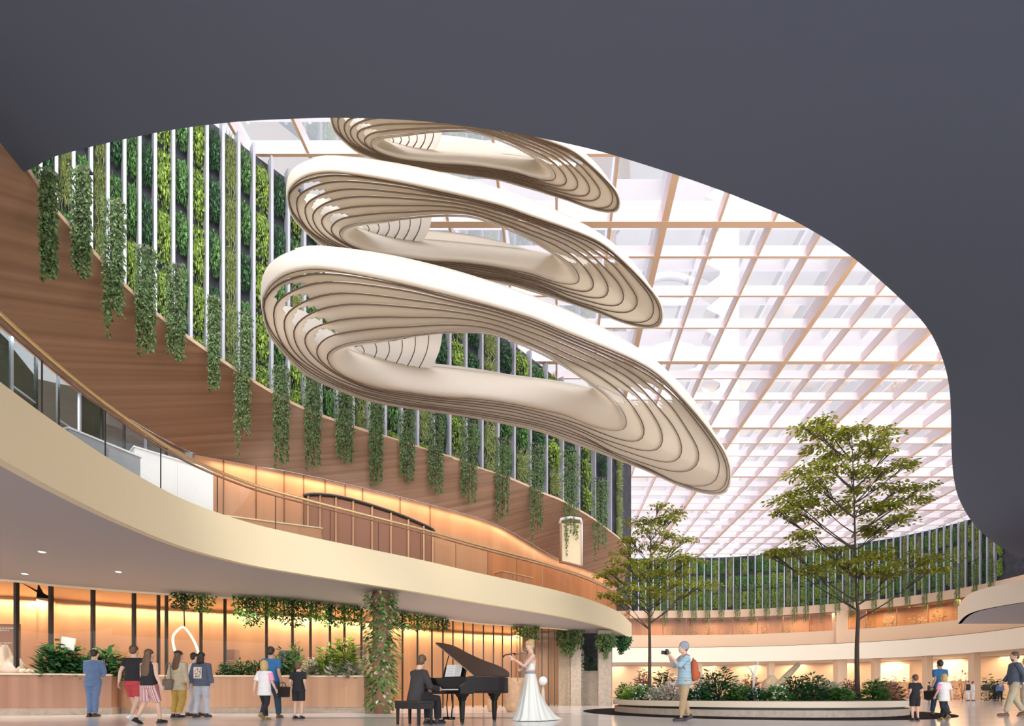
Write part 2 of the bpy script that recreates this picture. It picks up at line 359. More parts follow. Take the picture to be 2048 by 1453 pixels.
for i in range(2, len(GW)-6, 4):
    a = GW[i]; b = GW[i+4]; t = b-a; nrm = Vector((t.y, -t.x)).normalized(); mid = (a+b)/2
    o = light('gallery_lamp', 'AREA', (mid.x+nrm.x*0.3, mid.y+nrm.y*0.3, EYE+7.7), 13, (1.0, 0.66, 0.38), size=t.length, size_y=0.2)
    tt = t.normalized(); o.rotation_euler = Matrix(((tt.x, -nrm.x, 0), (tt.y, -nrm.y, 0), (0, 0, 1))).to_euler()
light('gallery_lamp', 'AREA', (-13.6, 11.5, EYE+7.7), 160, (0.85, 0.92, 1.0), size=4, size_y=2, rot=(0, 0, 0))
# arched opening trim on the gallery wall
arch = [(607, 992), (625, 989), (660, 991), (700, 999), (745, 1012), (790, 1027), (830, 1043), (862, 1058), (868, 1065)]
apts = []
for x, y in arch:
    p = at_ray(GW, x); Y = p.y-0.15; apts.append(P(x, y, Y))
ap = cat(apts, 6)
tg = thing('arched_recess', 'long arched dark-rimmed recess in the copper gallery wall', 'wall recess', (0, 0, 0))
MB().tube(ap, 0.07, 8).obj('rim', M_BLACK, tg)
ribbon('recess_panel', [Vector((p.x, p.y+.05, p.z)) for p in ap], [Vector((p.x, p.y+.05, EYE+4.36)) for p in ap], mat('recess_brown', (0.33, 0.14, 0.07), 0.4), tg)
mbp = MB()
for i in range(4, len(ap)-2, 5): mbp.box((ap[i].x, ap[i].y-0.02, (ap[i].z+EYE+4.36)/2), (0.06, 0.05, ap[i].z-EYE-4.36))
mbp.obj('mullion', mat('copper_mullion', (0.7, 0.42, 0.24), 0.3, 0.5), tg, smooth=False)
# lit niche in the wood parapet, right part
pn = PH(1142, 1130, 7.3); pn.y -= 0
Yn = at_ray(WT, 1141).y-0.3
tn = thing('lift_window', 'tall cream lit window set in the walnut parapet near its end', 'window', (0, 0, 0))
q = [P(1120, 1046, Yn), P(1163, 1046, Yn), P(1163, 1132, Yn), P(1120, 1122, Yn)]
mesh_obj('pane', [v+Vector((0, .06, 0)) for v in q], [(0, 1, 2, 3)], mat('lit_cream_pane', (0.8, 0.68, 0.45), 0.4, emit=(1, 0.8, 0.5), estr=0.12), tn, False)
MB().tube([P(1118, 1124, Yn), P(1140, 1128, Yn), P(1165, 1135, Yn)], 0.07, 6).tube([P(1121, 1122, Yn), P(1121, 1048, Yn)], 0.09, 6).obj('frame', M_BROWN, tn)
MB().tube([P(1119, 1048, Yn), P(1122, 1039, Yn), P(1141, 1036, Yn), P(1161, 1039, Yn), P(1164, 1048, Yn)], 0.08, 6).tube([P(1164, 1048, Yn), P(1164, 1132, Yn)], .05, 6).obj('head', M_WHITE, tn)

# ---- back building (curved): ground floor, first floor, glazing, upper parapet, living wall base
BWn = offset(BW, -0.0)
def bband(nm, off, h0, h1, th, m, lab):
    c = offset(BW, off); o = band(nm, c, EYE+h0, EYE+h1, th, m); tag(o, lab, kind='structure'); return o
bband('wall_back_parapet', 1.2, 10.0, 11.0, -0.3, M_PEACH, 'peach parapet under the far living wall')
bband('fascia_back', 0.9, 6.0, 7.7, -0.3, mat('sand_plaster', (.74, .52, .34), .6), 'upper cream band of the far balcony')
bband('fascia_lower_back', -0.2, 4.1, 6.0, 0.3, mat('bright_cream_plaster', (.86, .76, .60), .55), 'bright cream lower band of the far balcony')
def bpoly(nm, off_a, off_b, h, m):
    a = offset(BW, off_a); b = offset(BW, off_b); o = ribbon(nm, z3(a, EYE+h), z3(b, EYE+h), m); tag(o, kind='structure')
# offsets: positive = away from the atrium centre when travelling left to right
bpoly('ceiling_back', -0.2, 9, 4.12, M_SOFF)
bpoly('floor_back', -0.2, 6, 6.05, M_STONE)
bpoly('ceiling_back_upper', 0.9, 6, 10.0, M_BRONZE)
bband('wall_back', 8.0, -0.65, 4.1, -0.3, mat('shop_beige', (0.72, 0.52, 0.36), 0.6), 'warm beige rear wall of the far shops')
bband('wall_back_upper', 4.0, 6.0, 10.0, -0.3, M_TAN, 'tan wall behind the far upper glazing')
cc = offset(BW, 6.5); cu = offset(BW, 1.7)
for i in range(6, len(cc)-12, 5):
    a = cc[i]; light('shop_lamp', 'AREA', (a.x, a.y, EYE+4.0), 150, (1.0, 0.74, 0.48), rot=(0, 0, 0), size=3.5, size_y=2)
    b = cu[i]; light('shop_lamp', 'AREA', (b.x, b.y, EYE+9.8), 130, (1.0, 0.72, 0.42), rot=(0, 0, 0), size=3, size_y=1.5)
# pilasters at the back
bc = offset(BW, 0.6)
for k, x in enumerate((1400, 1545, 1685, 1757, 1862, 1957)):
    p = at_ray(bc, x)
    if p:
        wd = 1.1 if x in (1685,) else 0.7
        o = MB().box((p.x, p.y+.5, (EYE+4.1)/2), (wd, wd, EYE+4.1)).obj('pillar', M_PEACH, smooth=False); tag(o, 'square peach pillar of the far shopfront, %s from the left tree' % seq(k), 'pillar', 'far shopfront pillars', 'thing')
p = at_ray(bc, 1685)
o = MB().box((p.x, p.y+.5, EYE+8.0), (1.5, 1.0, 4)).obj('pillar', M_PEACH, smooth=False); tag(o, 'square peach pillar between the two upper far glazing bands', 'pillar', kind='thing')
# upper glazing of the far balcony
gt = thing('far_balustrade', 'bronze glass balustrade along the far upper gallery', 'balustrade')
gc = resample(offset(BW, 1.0), 42)
for i in range(2, 41, 2):
    a, b = gc[i], gc[min(i+2, 41)]
    mesh_obj('glass_panel', [(a.x, a.y, EYE+7.7), (b.x, b.y, EYE+7.7), (b.x, b.y, EYE+9.95), (a.x, a.y, EYE+9.95)], [(0, 1, 2, 3)], M_BRGLASS, gt, False)
    MB().box((a.x, a.y-.05, EYE+8.83), (0.09, 0.09, 2.26)).obj('post', M_BROWN, gt, False)
# near balcony fragment at the right edge
RB = cat([Vector((30.5, 38)), Vector((27.3, 33)), Vector((26.9, 30)), Vector((28, 27.5)), Vector((31, 25.8)), Vector((40, 24))], 6)
band('balcony_fascia_right', RB, EYE+5.3, EYE+6.6, 0.2, M_CREAM2); tag(bpy.data.objects['balcony_fascia_right'], 'pale cream balcony fascia at the right edge', kind='structure')
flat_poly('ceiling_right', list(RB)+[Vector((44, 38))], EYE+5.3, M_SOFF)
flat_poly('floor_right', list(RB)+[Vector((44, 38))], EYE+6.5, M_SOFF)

# ---- skylight grid
HS = EYE+18.2
sk = thing('skylight', 'pink-white and timber grid skylight over the whole atrium', 'skylight')
def beam(a, b, wd, dp, nm):
    a = Vector(a); b = Vector(b); t = (b-a); L = t.length; ang = math.atan2(t.y, t.x); c = (a+b)/2
    z_o = {'rafter': .012, 'main_beam': .006}.get(nm, 0)+(.003 if dp < .6 else 0); m = MB(); m.box((c.x, c.y, HS+z_o+dp/2), (L, wd, dp), rz=ang); m.mi[0] = 1
    m.obj(nm, [M_BEAMS, M_BEAMB], sk, False)
YS = [(14.9, 0), (16.9, 0), (19.4, 1), (20.85, 0), (22.9, 0), (24.9, 0), (27.5, 1), (28.9, 0), (31.0, 0), (34.3, 1), (36.4, 0), (38.3, 0), (40.2, 0), (42, 1), (44, 0), (46, 0), (47.9, 0), (49.6, 1), (51.8, 0), (54, 0), (56.1, 0), (58.3, 1), (60.5, 0), (62.8, 0), (65.2, 1)]
PX = 2.093
BWs = offset(BW, 1.7)
def wall_x(Y):
    c = [a.lerp(b, (Y-a.y)/(b.y-a.y)).x for a, b in zip(BWs, BWs[1:]) if a.y != b.y and min(a.y, b.y) <= Y <= max(a.y, b.y) and a.x > 12]
    return max(c) if c else 43.5
def wall_y(X):
    c = [a.lerp(b, (X-a.x)/(b.x-a.x)).y for a, b in zip(BWs, BWs[1:]) if a.x != b.x and min(a.x, b.x) <= X <= max(a.x, b.x)]
    return max(c) if c else 60
for Y, mj in YS:
    x0 = -10.46 if Y < 17.5 else (-6.5 if Y < 25 else (-2.1 if Y < 30 else (2.0 if Y < 40 else 4)))
    x1 = min(12+(Y-14)*1.25, wall_x(Y)) if Y < 64 else 26
    beam((x0, Y, 0), (x1, Y, 0), 0.26 if mj else 0.10, 0.8 if mj else 0.45, 'cross_beam')
majors = (2, 6, 9, 13, 17)
for k in range(-5, 21):
    X = k*PX
    y0 = 14.9; y1 = wall_y(X) if X > 3.9 else (17.0 if X < -8 else min(39, 29.0+X) if X < 3 else 40)
    mj = k in majors
    if X > 12: y0 = max(14.9, 14.9+(X-12)*0.8)
    beam((X, y0, 0), (X, y1, 0), 0.26 if mj else 0.10, 0.8 if mj else 0.45, 'main_beam' if mj else 'rafter')
gl = mesh_obj('glass_pane', [(-10.5, 14.9, HS+.82), (44.5, 14.9, HS+.82), (44.5, 67.5, HS+.82), (-10.5, 67.5, HS+.82)], [(0, 1, 2, 3)], M_SKYGL, sk, False)
# pale solid shapes standing in for ghost reflections of towers in the glass
M_REFLTOWER = mat('reflected_tower_grey', (0.62, 0.65, 0.68), 0.4)
tw = thing('reflected_tower', 'pale grey tower with zigzag bays and looping rings standing in for skylight reflections', 'reflected_tower', (0, 0, 0))
MB().box((30.8, 92, 50), (3.4, 6, 100)).obj('shaft', M_REFLTOWER, tw, False)
zz = MB()
for z in range(24, 90, 4):
    zz.add([(29.1, 89, z), (26.6, 89, z+1.2), (29.1, 89, z+3.2), (29.1, 92, z), (26.6, 92, z+1.2), (29.1, 92, z+3.2)], [(0, 2, 1), (3, 4, 5), (0, 1, 4, 3), (1, 2, 5, 4)])
zz.obj('zigzag_bay', M_REFLTOWER, tw, False)
for cx, cz, r in ((22, 62, 5), (20, 50, 5.5), (21, 75, 5)):
    MB().tube([(cx+r*math.cos(a*PI/12), 92+1.5*math.sin(a*PI/12), cz+r*.75*math.sin(a*PI/12)) for a in range(25)], 0.7, 8).obj('ring', M_REFLTOWER, tw)

# ================================================================== living walls
def leaf_cloud(mb, n, box, L, W, normal=(0, -1, 0), droop=0.3, rnd=R):
    bx, by, bz = box
    for _ in range(n):
        u, v = rnd.uniform(-1, 1), rnd.uniform(-1, 1)
        b = (1-abs(u)**3)*(1-abs(v)**4)
        c = Vector((u*bx/2*(0.85+0.15*rnd.random()), -by*b*rnd.uniform(.35, 1), v*bz/2))
        d = Vector((rnd.uniform(-1, 1), rnd.uniform(-.8, .1), rnd.uniform(-1, .8)-droop))
        nn = Vector((rnd.uniform(-.7, .7), -1, rnd.uniform(-.2, 1)))
        s = rnd.uniform(.6, 1.3); mb.leaf(c, d, nn, L*s, W*s)
def module(kind, w_, h_, n, L):
    mb = MB()
    if kind == 'grass':
        for _ in range(n):
            c = Vector((rnd_u(w_*.4), -rnd_p(.12), rnd_u(h_*.45)));
            mb.leaf(c, (rnd_u(.6), -.6, R.uniform(-1, .9)), (0, -1, .4), L*2.6, L*.28)
    else: leaf_cloud(mb, n, (w_, 0.38, h_), L, L*.62)
    if 0: mb.add([(-w_*.42, 0.02, -h_*.45), (w_*.42, 0.02, -h_*.45), (w_*.42, -.1, 0), (-w_*.42, -.1, 0), (w_*.42, .02, h_*.45), (-w_*.42, .02, h_*.45)], [(0, 1, 2, 3), (3, 2, 4, 5)])
    me = bpy.data.meshes.new('plant_module'); me.from_pydata([tuple(v) for v in mb.v], [], mb.f)
    me.materials.append({'dark': L_DARK, 'mid': L_MID, 'lime': L_LIME, 'grass': L_GRASS, 'rust': L_PINK}[kind]); return me, mb
def rnd_u(a): return R.uniform(-a, a)
def rnd_p(a): return R.uniform(0, a)
MODS = {}
for kind, cnt in (('dark', 4), ('mid', 3), ('lime', 3), ('grass', 2)):
    MODS[kind] = [module(kind, 1.0, 1.0, 400, 0.13) for _ in range(cnt)]
def living_wall(curve, z0, z1f, xs, nm, lab, mh, group_detail, rows_from_top=True):
    root = thing(nm, lab, 'living wall')
    c3 = resample(curve, 90); oc = offset(c3, 0.12)
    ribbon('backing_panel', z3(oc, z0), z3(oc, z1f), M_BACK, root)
    ps = [at_ray(c3, x) for x in xs]; fin = []
    mods = []
    for i in range(len(xs)-1):
        a, b = ps[i], ps[i+1]
        if a is None or b is None: continue
        t = b-a; ang = math.atan2(t.y, t.x); L = t.length
        fw = .0046*a.y if mh < 2 else .15; fd = .30 if mh < 2 else .24
        nrm = Vector((math.sin(ang), -math.cos(ang)))
        f = MB().box((a.x+nrm.x*fd/2, a.y+nrm.y*fd/2, (z0+z1f)/2), (fw, fd, z1f-z0), rz=ang).obj('fin', M_FIN, root, False)
        z = z1f-R.uniform(0.0, .5)*mh*.3; col = i % 4
        while z > z0+mh*.2:
            h = min(mh*R.uniform(.88, 1.05), z-z0)
            if h < mh*.3: break
            kind = R.choice(['dark', 'mid', 'mid', 'lime'] if mh > 2 else ['dark', 'dark', 'mid', 'mid']) if i % 2 == 0 else ('grass' if i % 8 == 5 else R.choice(['lime', 'lime', 'mid', 'lime', 'grass']))
            m = (a+b)/2+t*0.08; mods.append((m, z-h/2, min(L, 1.3)*.78, h*.77 if i % 2 == 0 else h*.86, ang, kind)); z -= h
    mods.sort(key=lambda q: q[0].length)
    rest = {}
    for j, (m, z, w_, h_, ang, kind) in enumerate(mods):
        me, mb = R.choice(MODS[kind]); 
        if j < group_detail:
            o = bpy.data.objects.new('plant_module', me); COL.objects.link(o); o.parent = root
            o.location = (m.x, m.y, z); o.rotation_euler = (0, 0, ang); o.scale = (w_, max(.6, w_), h_)
        else:
            k = {'dark': 0, 'mid': 1, 'lime': 2, 'grass': 3}[kind]
            r = rest.setdefault('x', MB()); cs, sn = math.cos(ang), math.sin(ang); s = max(.6, w_)
            vs = [Vector((m.x+v.x*w_*cs-v.y*s*sn, m.y+v.x*w_*sn+v.y*s*cs, z+v.z*h_)) for v in mb.v]
            r.add(vs, mb.f, k)
    if rest:
        o = rest['x'].obj('planting', [L_DARK, L_MID, L_LIME, L_GRASS], root, False); o['kind'] = 'stuff'
    return root
xsL = [14, 46, 79, 110, 144, 179, 212, 245, 275, 306, 342, 377, 409, 441, 472, 502, 538, 571]+[571+32.2*k for k in range(1, 22)]
lw = living_wall(LW, EYE+9.92, EYE+18.15, xsL, 'living_wall', 'tall living wall of green plant boxes between silver fins, behind the walnut parapet', 1.75, 100)
xsB = [1262+14.6*k for k in range(0, 52)]
lb = living_wall(offset(BW, 1.6), EYE+10.9, EYE+18.15, xsB, 'living_wall', 'distant curved living wall of plants and fins above the far gallery', 2.2, 100)

# end wall behind the stone pillars at the tip of the left building
tag(mesh_obj('wall_portal', [(-4.5, 30.4, 0), (3.3, 29.6, 0), (3.3, 29.6, EYE+3.35), (-4.5, 30.4, EYE+3.35)], [(0, 1, 2, 3)], M_TAN, smooth=False), kind='structure')

# ================================================================== hanging ring sculptures
# each lath edge is a closed loop; near branch runs left to right, far branch right to left
NEAR = {
 0: [(521,607),(523,580),(526,551),(540,527),(566,510),(599,498),(632,495),(698,501),(764,511),(820,522),(901,542),(981,566),(1065,595),(1150,630),(1222,667),(1275,696),(1323,732),(1371,780),(1407,829),(1431,872),(1453,903),(1465,940)],
 1: [(522,608),(533,580),(555,558),(588,543),(632,538),(676,543),(742,555),(820,572),(900,592),(981,613),(1065,638),(1130,665),(1226,703),(1287,731),(1323,756),(1359,793),(1395,833),(1429,876),(1450,908),(1463,944)],
 2: [(523,612),(534,591),(553,571),(588,556),(632,548),(687,551),(742,560),(820,576),(900,597),(981,617),(1065,643),(1130,670),(1226,709),(1287,737),(1323,762),(1359,798),(1395,838),(1427,880),(1446,912),(1458,948)],
 3: [(545,628),(547,617),(555,602),(573,589),(610,572),(654,565),(720,569),(820,584),(900,603),(981,622),(1065,649),(1130,676),(1226,716),(1287,745),(1323,771),(1359,803),(1385,834),(1417,876),(1434,906),(1443,937)],
 4: [(566,655),(568,640),(574,626),(590,614),(621,598),(665,588),(720,588),(820,600),(900,612),(981,629),(1065,655),(1130,682),(1210,716),(1270,750),(1311,783),(1342,812),(1373,857),(1395,895),(1402,918)],
 5: [(586,675),(587,659),(595,646),(610,634),(643,618),(698,609),(753,610),(820,615),(900,623),(981,638),(1065,666),(1130,691),(1200,724),(1250,751),(1285,780),(1313,812),(1342,846),(1360,878),(1367,903)],
 6: [(608,688),(609,678),(613,666),(632,654),(676,641),(742,635),(820,635),(900,636),(981,648),(1065,677),(1130,706),(1185,730),(1226,752),(1268,784),(1298,818),(1318,850),(1329,878)],
 7: [(631,708),(633,699),(641,685),(665,671),(709,663),(760,657),(820,654),(900,650),(981,658),(1065,689),(1130,718),(1190,748),(1234,779),(1262,809),(1284,843),(1291,867)],
 8: [(652,717),(655,708),(664,700),(687,690),(720,684),(770,679),(820,672),(900,664),(981,667),(1050,692),(1110,720),(1154,748),(1188,771),(1214,789),(1237,812),(1254,838)],
 9: [(690,697),(697,694),(712,691),(735,688),(770,683),(820,674),(900,666),(981,669),(1050,694),(1108,722),(1150,748),(1178,768),(1190,775)],
}
FAR = {
 0: [(1467,966),(1455,988),(1431,991),(1395,985),(1347,968),(1299,945),(1250,926),(1190,903),(1130,882),(1077,863),(1017,850),(945,836),(872,825),(800,815),(742,804),(698,790),(654,772),(610,750),(577,719),(540,675),(524,640)],
 1: [(1464,966),(1452,984),(1430,988),(1395,982),(1347,965),(1299,942),(1250,923),(1190,898),(1130,876),(1077,857),(1017,845),(945,832),(872,821),(800,811),(742,799),(698,785),(654,767),(612,746),(579,715),(542,671),(525,636)],
 2: [(1459,966),(1448,979),(1428,984),(1395,979),(1347,962),(1299,938),(1250,919),(1190,892),(1130,870),(1077,852),(1017,840),(945,828),(872,818),(800,808),(742,796),(698,781),(654,763),(614,741),(581,711),(544,666),(527,634)],
 3: [(1441,956),(1429,968),(1395,974),(1359,967),(1323,951),(1280,932),(1230,910),(1190,887),(1130,864),(1077,848),(1017,836),(945,824),(872,815),(800,804),(742,791),(700,778),(656,759),(612,734),(575,703),(554,668),(546,640)],
 4: [(1400,926),(1390,937),(1371,945),(1335,942),(1299,931),(1262,918),(1220,902),(1180,880),(1130,858),(1077,843),(1017,830),(945,819),(872,811),(810,801),(742,788),(700,775),(658,756),(608,724),(582,696),(569,668)],
 5: [(1366,912),(1359,920),(1337,926),(1299,919),(1262,907),(1225,894),(1180,872),(1130,851),(1077,837),(1017,823),(945,813),(884,806),(820,798),(745,784),(703,770),(661,752),(623,728),(598,701),(588,685)],
 6: [(1328,889),(1321,898),(1303,903),(1275,900),(1238,889),(1200,876),(1165,860),(1130,846),(1077,831),(1017,817),(945,808),(884,802),(820,794),(748,781),(706,766),(675,751),(645,731),(620,707),(610,694)],
 7: [(1290,872),(1284,880),(1265,884),(1234,878),(1190,862),(1160,850),(1130,840),(1077,825),(1017,812),(945,803),(884,798),(820,790),(750,779),(709,765),(667,743),(643,724),(633,713)],
 8: [(1258,850),(1252,858),(1238,862),(1214,860),(1178,850),(1130,831),(1077,819),(1017,807),(945,798),(884,795),(820,786),(753,776),(698,757),(667,738),(654,723)],
 9: [(1190,777),(1183,778),(1160,773),(1130,767),(1089,761),(993,749),(896,738),(820,731),(786,725),(742,715),(710,706),(694,700)],
}
TN = 168
def loop2d(k):
    a = resample(cat([Vector((*p, 0)) for p in NEAR[k]], 6), TN//2+1); b = resample(cat([Vector((*p, 0)) for p in FAR[k]], 6), TN//2+1)
    return a[:-1]+[(a[-1]+b[0])/2]+b[1:-1]+[(b[-1]+a[0])/2]
LOOPS = {k: loop2d(k) for k in range(10)}
def nearness(i): return 0.5+0.5*math.cos(2*PI*(i/TN-0.25))     # 1 mid near strand, 0 mid far strand
def ring_sculpture(fx, fy, h0, lab):
    root = thing('ring_sculpture', lab, 'sculpture', (0, 0, 0), group=None)
    def hh(k, i):
        nr = nearness(i); s = h0/10
        if k == 0: return h0+s*(0.15+0.75*nr)
        if k == 9: return h0+s*(0.15+0.75*(1-nr))
        return h0+s*0.06*(8-k)/8
    P3 = {}
    for k in range(10):
        P3[k] = [P(fx(p.x), fy(p.y), hh(k, i)*1000/(1388-fy(p.y))) for i, p in enumerate(LOOPS[k])]
        for _ in range(2): P3[k] = [(P3[k][i-1]+P3[k][i]*2+P3[k][(i+1) % TN])/4 for i in range(TN)]
    eye = Vector((0, 0, EYE))
    for k in range(9):
        A, B = P3[k], P3[k+1]; v = []; f = []; S = 9 if k in (0, 8) else 8
        wide = k in (0, 8)
        for i in range(TN):
            wdt = (A[i]-B[i]).length
            for j in range(S+1):
                s = j/S; p = A[i].lerp(B[i], s); r = (p-eye).normalized()
                if wide:
                    bul = math.sqrt(max(0, 1-(2*s-1)**2))*wdt*0.30; p = p-r*bul+Vector((0, 0, 0.0))
                else:
                    p = A[i].lerp(B[i], s*1.10); p = p+Vector((0, 0, 0.02+0.05*s)) if s > 0 else p
                    p = p+r*0.03*s
                v.append(p)
        for i in range(TN):
            for j in range(S):
                u = i/TN; s = (j+.5)/S
                if not wide and 2 <= k <= 6 and .004 < u < .042 and s > 1-.75*math.sin(PI*(u-.004)/.038): continue
                ur = .372+.0088*k
                if not wide and 2 <= k <= 7 and ur < u < ur+.036 and s > 1-.8*math.sin(PI*(u-ur)/.036): continue
                a = i*(S+1)+j; b = ((i+1) % TN)*(S+1)+j; f.append((a, a+1, b+1, b))
        o = mesh_obj('lath', v, f, M_LATH, root); sd = o.modifiers.new('thickness', 'SOLIDIFY'); sd.thickness = 0.03; sd.offset = 0
    # closing back surface of the tube
    A, B = P3[9], P3[0]; v = []; S = 6
    for i in range(TN):
        for j in range(S+1):
            s = j/S; v.append(A[i].lerp(B[i], s)+Vector((0, 0, 0.05+math.sin(PI*s)*(0.12+0.6*(1-nearness(i))))))
    f = [(i*(S+1)+j, i*(S+1)+j+1, ((i+1) % TN)*(S+1)+j+1, ((i+1) % TN)*(S+1)+j) for i in range(TN) for j in range(S) if not (i/TN < .055 or .35 < i/TN < .49)]
    mesh_obj('upper_skin', v, f, M_LATH, root)
    for k in range(0, 10):
        if k == 9: continue
        pts = [p-(p-eye).normalized()*0.02 for p in P3[k]]
        MB().tube(pts+[pts[0]], 0.018 if k else 0.012, 6, cap=False).obj('lath_edge', M_EDGE, root)
    # ribbed fan inside the turn of the loop
    fan_t = [(696,699),(735,688),(790,682),(845,671),(885,665)]; fan_b = [(700,710),(742,718),(786,728),(830,737),(860,742)]
    T = resample([Vector((*p, 0)) for p in fan_t], 15); Bt = resample([Vector((*p, 0)) for p in fan_b], 15)
    v = []; f = []
    for i in range(15):
        for j in range(5):
            s = j/4; q = T[i].lerp(Bt[i], s); q = q+Vector((6*math.sin(PI*s), 0, 0)); Y = (h0+0.5)*1000/(1388-fy(q.y)); v.append(P(fx(q.x), fy(q.y), Y+0.35+0.08*(i % 2)))
    f = [(i*5+j, i*5+j+1, (i+1)*5+j+1, (i+1)*5+j) for i in range(14) for j in range(4)]
    mesh_obj('rib_fan', v, f, M_LATH, root)
    for i in range(2, 14, 2):
        MB().tube([v[i*5+j]-(v[i*5+j]-eye).normalized()*.04 for j in range(5)], 0.014, 6).obj('rib_edge', M_EDGE, root)
    return root
ring_sculpture(lambda x: x, lambda y: y, 10.0, 'lowest and largest of the three cream slatted loop sculptures')
ring_sculpture(lambda x: 573+.801*(x-522), lambda y: 318+.692*(y-500), 13.0, 'middle cream slatted loop sculpture, above the largest one')
ring_sculpture(lambda x: 660+.617*(x-522), lambda y: 424-.5*(988-y), 15.6, 'topmost cream slatted loop sculpture, partly hidden by the dark ceiling')

# ================================================================== trailing vines
def vine_mesh(n=1700, strands=9, W=1.0, L=1.0):
    mb = MB()
    for s in range(strands):
        x = (s+.5)/strands-.5+rnd_u(.05); y = rnd_u(.15); ln = R.uniform(.65, 1.08)
        for _ in range(n//strands):
            z = -R.random()**0.8*ln; fall = 1.05-0.3*(-z)
            c = Vector((x*fall+rnd_u(.085*(1+z*.5)), y+rnd_u(.12), z))
            mb.leaf(c, (rnd_u(1), rnd_u(1), -1.1), (rnd_u(.6), -1, .5), .11, .05)
    return mb
def scale_mesh(mb, name, m, sx, sy, sz, leafL):
    me = bpy.data.meshes.new(name); vs = []
    for i in range(0, len(mb.v), 4):
        c = mb.v[i]; o = Vector((c.x*sx, c.y*sy, c.z*sz))
        for j in range(4): vs.append(tuple(o+(mb.v[i+j]-c)*leafL))
    me.from_pydata(vs, [], mb.f); me.materials.append(m); return me
VP = [vine_mesh() for _ in range(3)]
VL = [(95,335,545,32),(163,330,575,36),(228,395,655,38),(290,490,695,40),(352,525,738,36),(427,590,770,24),(486,622,895,32),(562,730,922,34),(625,745,928,36),(690,780,938,38),(752,805,962,30),(815,820,975,32),(872,825,1002,34),(938,830,1022,38),(1005,875,1032,34),(1073,885,1078,30),(1143,900,1098,34),(1200,955,1112,34)]
def vine(x, y0, y1, w_, curve, hpar, lab, group, front=0.35, stems=True):
    p = at_ray(curve, x)
    if p is None: return
    Y = p.y-front; k = Y/1000
    top = P(x, y0, Y); L = (y1-y0)*k; W = w_*k
    t = thing('trailing_vine', lab, 'hanging plant', top, group=group)
    me = scale_mesh(R.choice(VP), 'foliage', L_VINE, W, W, L, min(1.4, max(0.9, W*.9)) if stems else 1.6)
    o = bpy.data.objects.new('foliage', me); COL.objects.link(o); o.parent = t
    m = MB()
    for s in range(5):
        xx = (s/4-.5)*W*.7; m.tube([(xx, 0.02, 0.02), (xx*.9, 0, -L*.4), (xx*.8+rnd_u(.05), 0, -L*R.uniform(.6, .95))], .01, 4)
    m.obj('stem', M_BARK, t)
    m = MB().box((0, .10, -.03), (W*.55, .12, .05)); m.obj('planter_tray', M_BACK, t, False)
for i, (x, a, b, w_) in enumerate(VL):
    vine(x, a, b, w_, WT, 10, 'green trailing vine over the walnut parapet, %s from its near upper end' % seq(i), 'vines over the walnut parapet')
bp = offset(BW, 0.9)
VB = [1300, 1330, 1360, 1388, 1415, 1443, 1475, 1505, 1534, 1560, 1590, 1613, 1645, 1675, 1703, 1748, 1781, 1815, 1850, 1880, 1915, 1950, 1982]
for i, x in enumerate(VB):
    p = at_ray(bp, x)
    if p is None: continue
    yy = 1388-10.9*1000/p.y
    vine(x, yy-52, yy+28, 14, bp, 10, 'distant trailing vine over the far peach parapet, %s from the pale cream balcony end' % seq(len(VB)-1-i), 'vines over the far parapet', 0.5)

# ================================================================== balustrade on the left balcony
RC = resample(offset(FB, 0.10), 200)
bt = thing('balustrade', 'frameless glass balustrade with a slim gold handrail on the curved balcony', 'balustrade')
hr = [Vector((p.x, p.y, EYE+5.47)) for p in RC[10:190]]
o = MB().tube(hr, 0.045, 8).obj('handrail', M_GOLD, bt)
MB().tube([Vector((p.x, p.y, EYE+5.36)) for p in RC[10:190]], 0.03, 6).obj('lower_rail', M_WOOD, bt)
step = 6
for i in range(10, 186, step):
    a, b = RC[i], RC[i+step]
    seg = RC[i:i+step+1]
    ribbon('glass_panel', z3(seg, EYE+4.42), z3(seg, EYE+5.35), M_GLASS if i < 85 else M_BRGLASS, bt)
    MB().box((a.x, a.y, EYE+4.88), (0.016, 0.016, 0.95)).obj('post', M_BLACK if i < 95 else M_BROWN, bt, False)
# things on the balcony floor
def cabinet_like(nm, lab, cat_, c, d, m, rz=0, doors=2, top=M_WHITE, dm=None):
    t = thing(nm, lab, cat_, c, rz); MB().box((0, 0, d[2]/2), d).obj('body', m, t, False)
    MB().box((0, 0, d[2]+.02), (d[0]+.06, d[1]+.06, .04)).obj('top', top, t, False)
    for k in range(doors):
        w_ = d[0]/doors; MB().box((-d[0]/2+w_*(k+.5), -d[1]/2-.012, d[2]/2), (w_*.94, .02, d[2]*.9)).obj('door', dm or m, t, False)
    return t
zf = EYE+4.35
cabinet_like('display_cabinet', 'tall white display cabinet on the upper gallery beside the copper wall', 'cabinet', (-10.9, 14.2, zf), (1.8, .6, 2.2), M_WHITE, rz=.9)
cabinet_like('display_cabinet', 'white cabinet on the upper gallery further from the copper wall', 'cabinet', (-10.6, 11.6, zf), (1.4, .5, 1.4), M_GREYW, rz=1.25, top=M_WHITE)
cabinet_like('service_counter', 'long copper counter on the gallery in front of the copper wall', 'counter', (-8.9, 15.9, zf), (2.6, .5, 1.0), mat('copper_counter', (.55, .27, .13), .35), rz=.45, doors=4, top=M_CREAM)
cabinet_like('service_counter', 'low brown counter on the gallery near its far end', 'counter', (-1.9, 22.3, zf), (1.8, .5, .9), M_TAN, rz=.8, doors=3, top=M_CREAM)
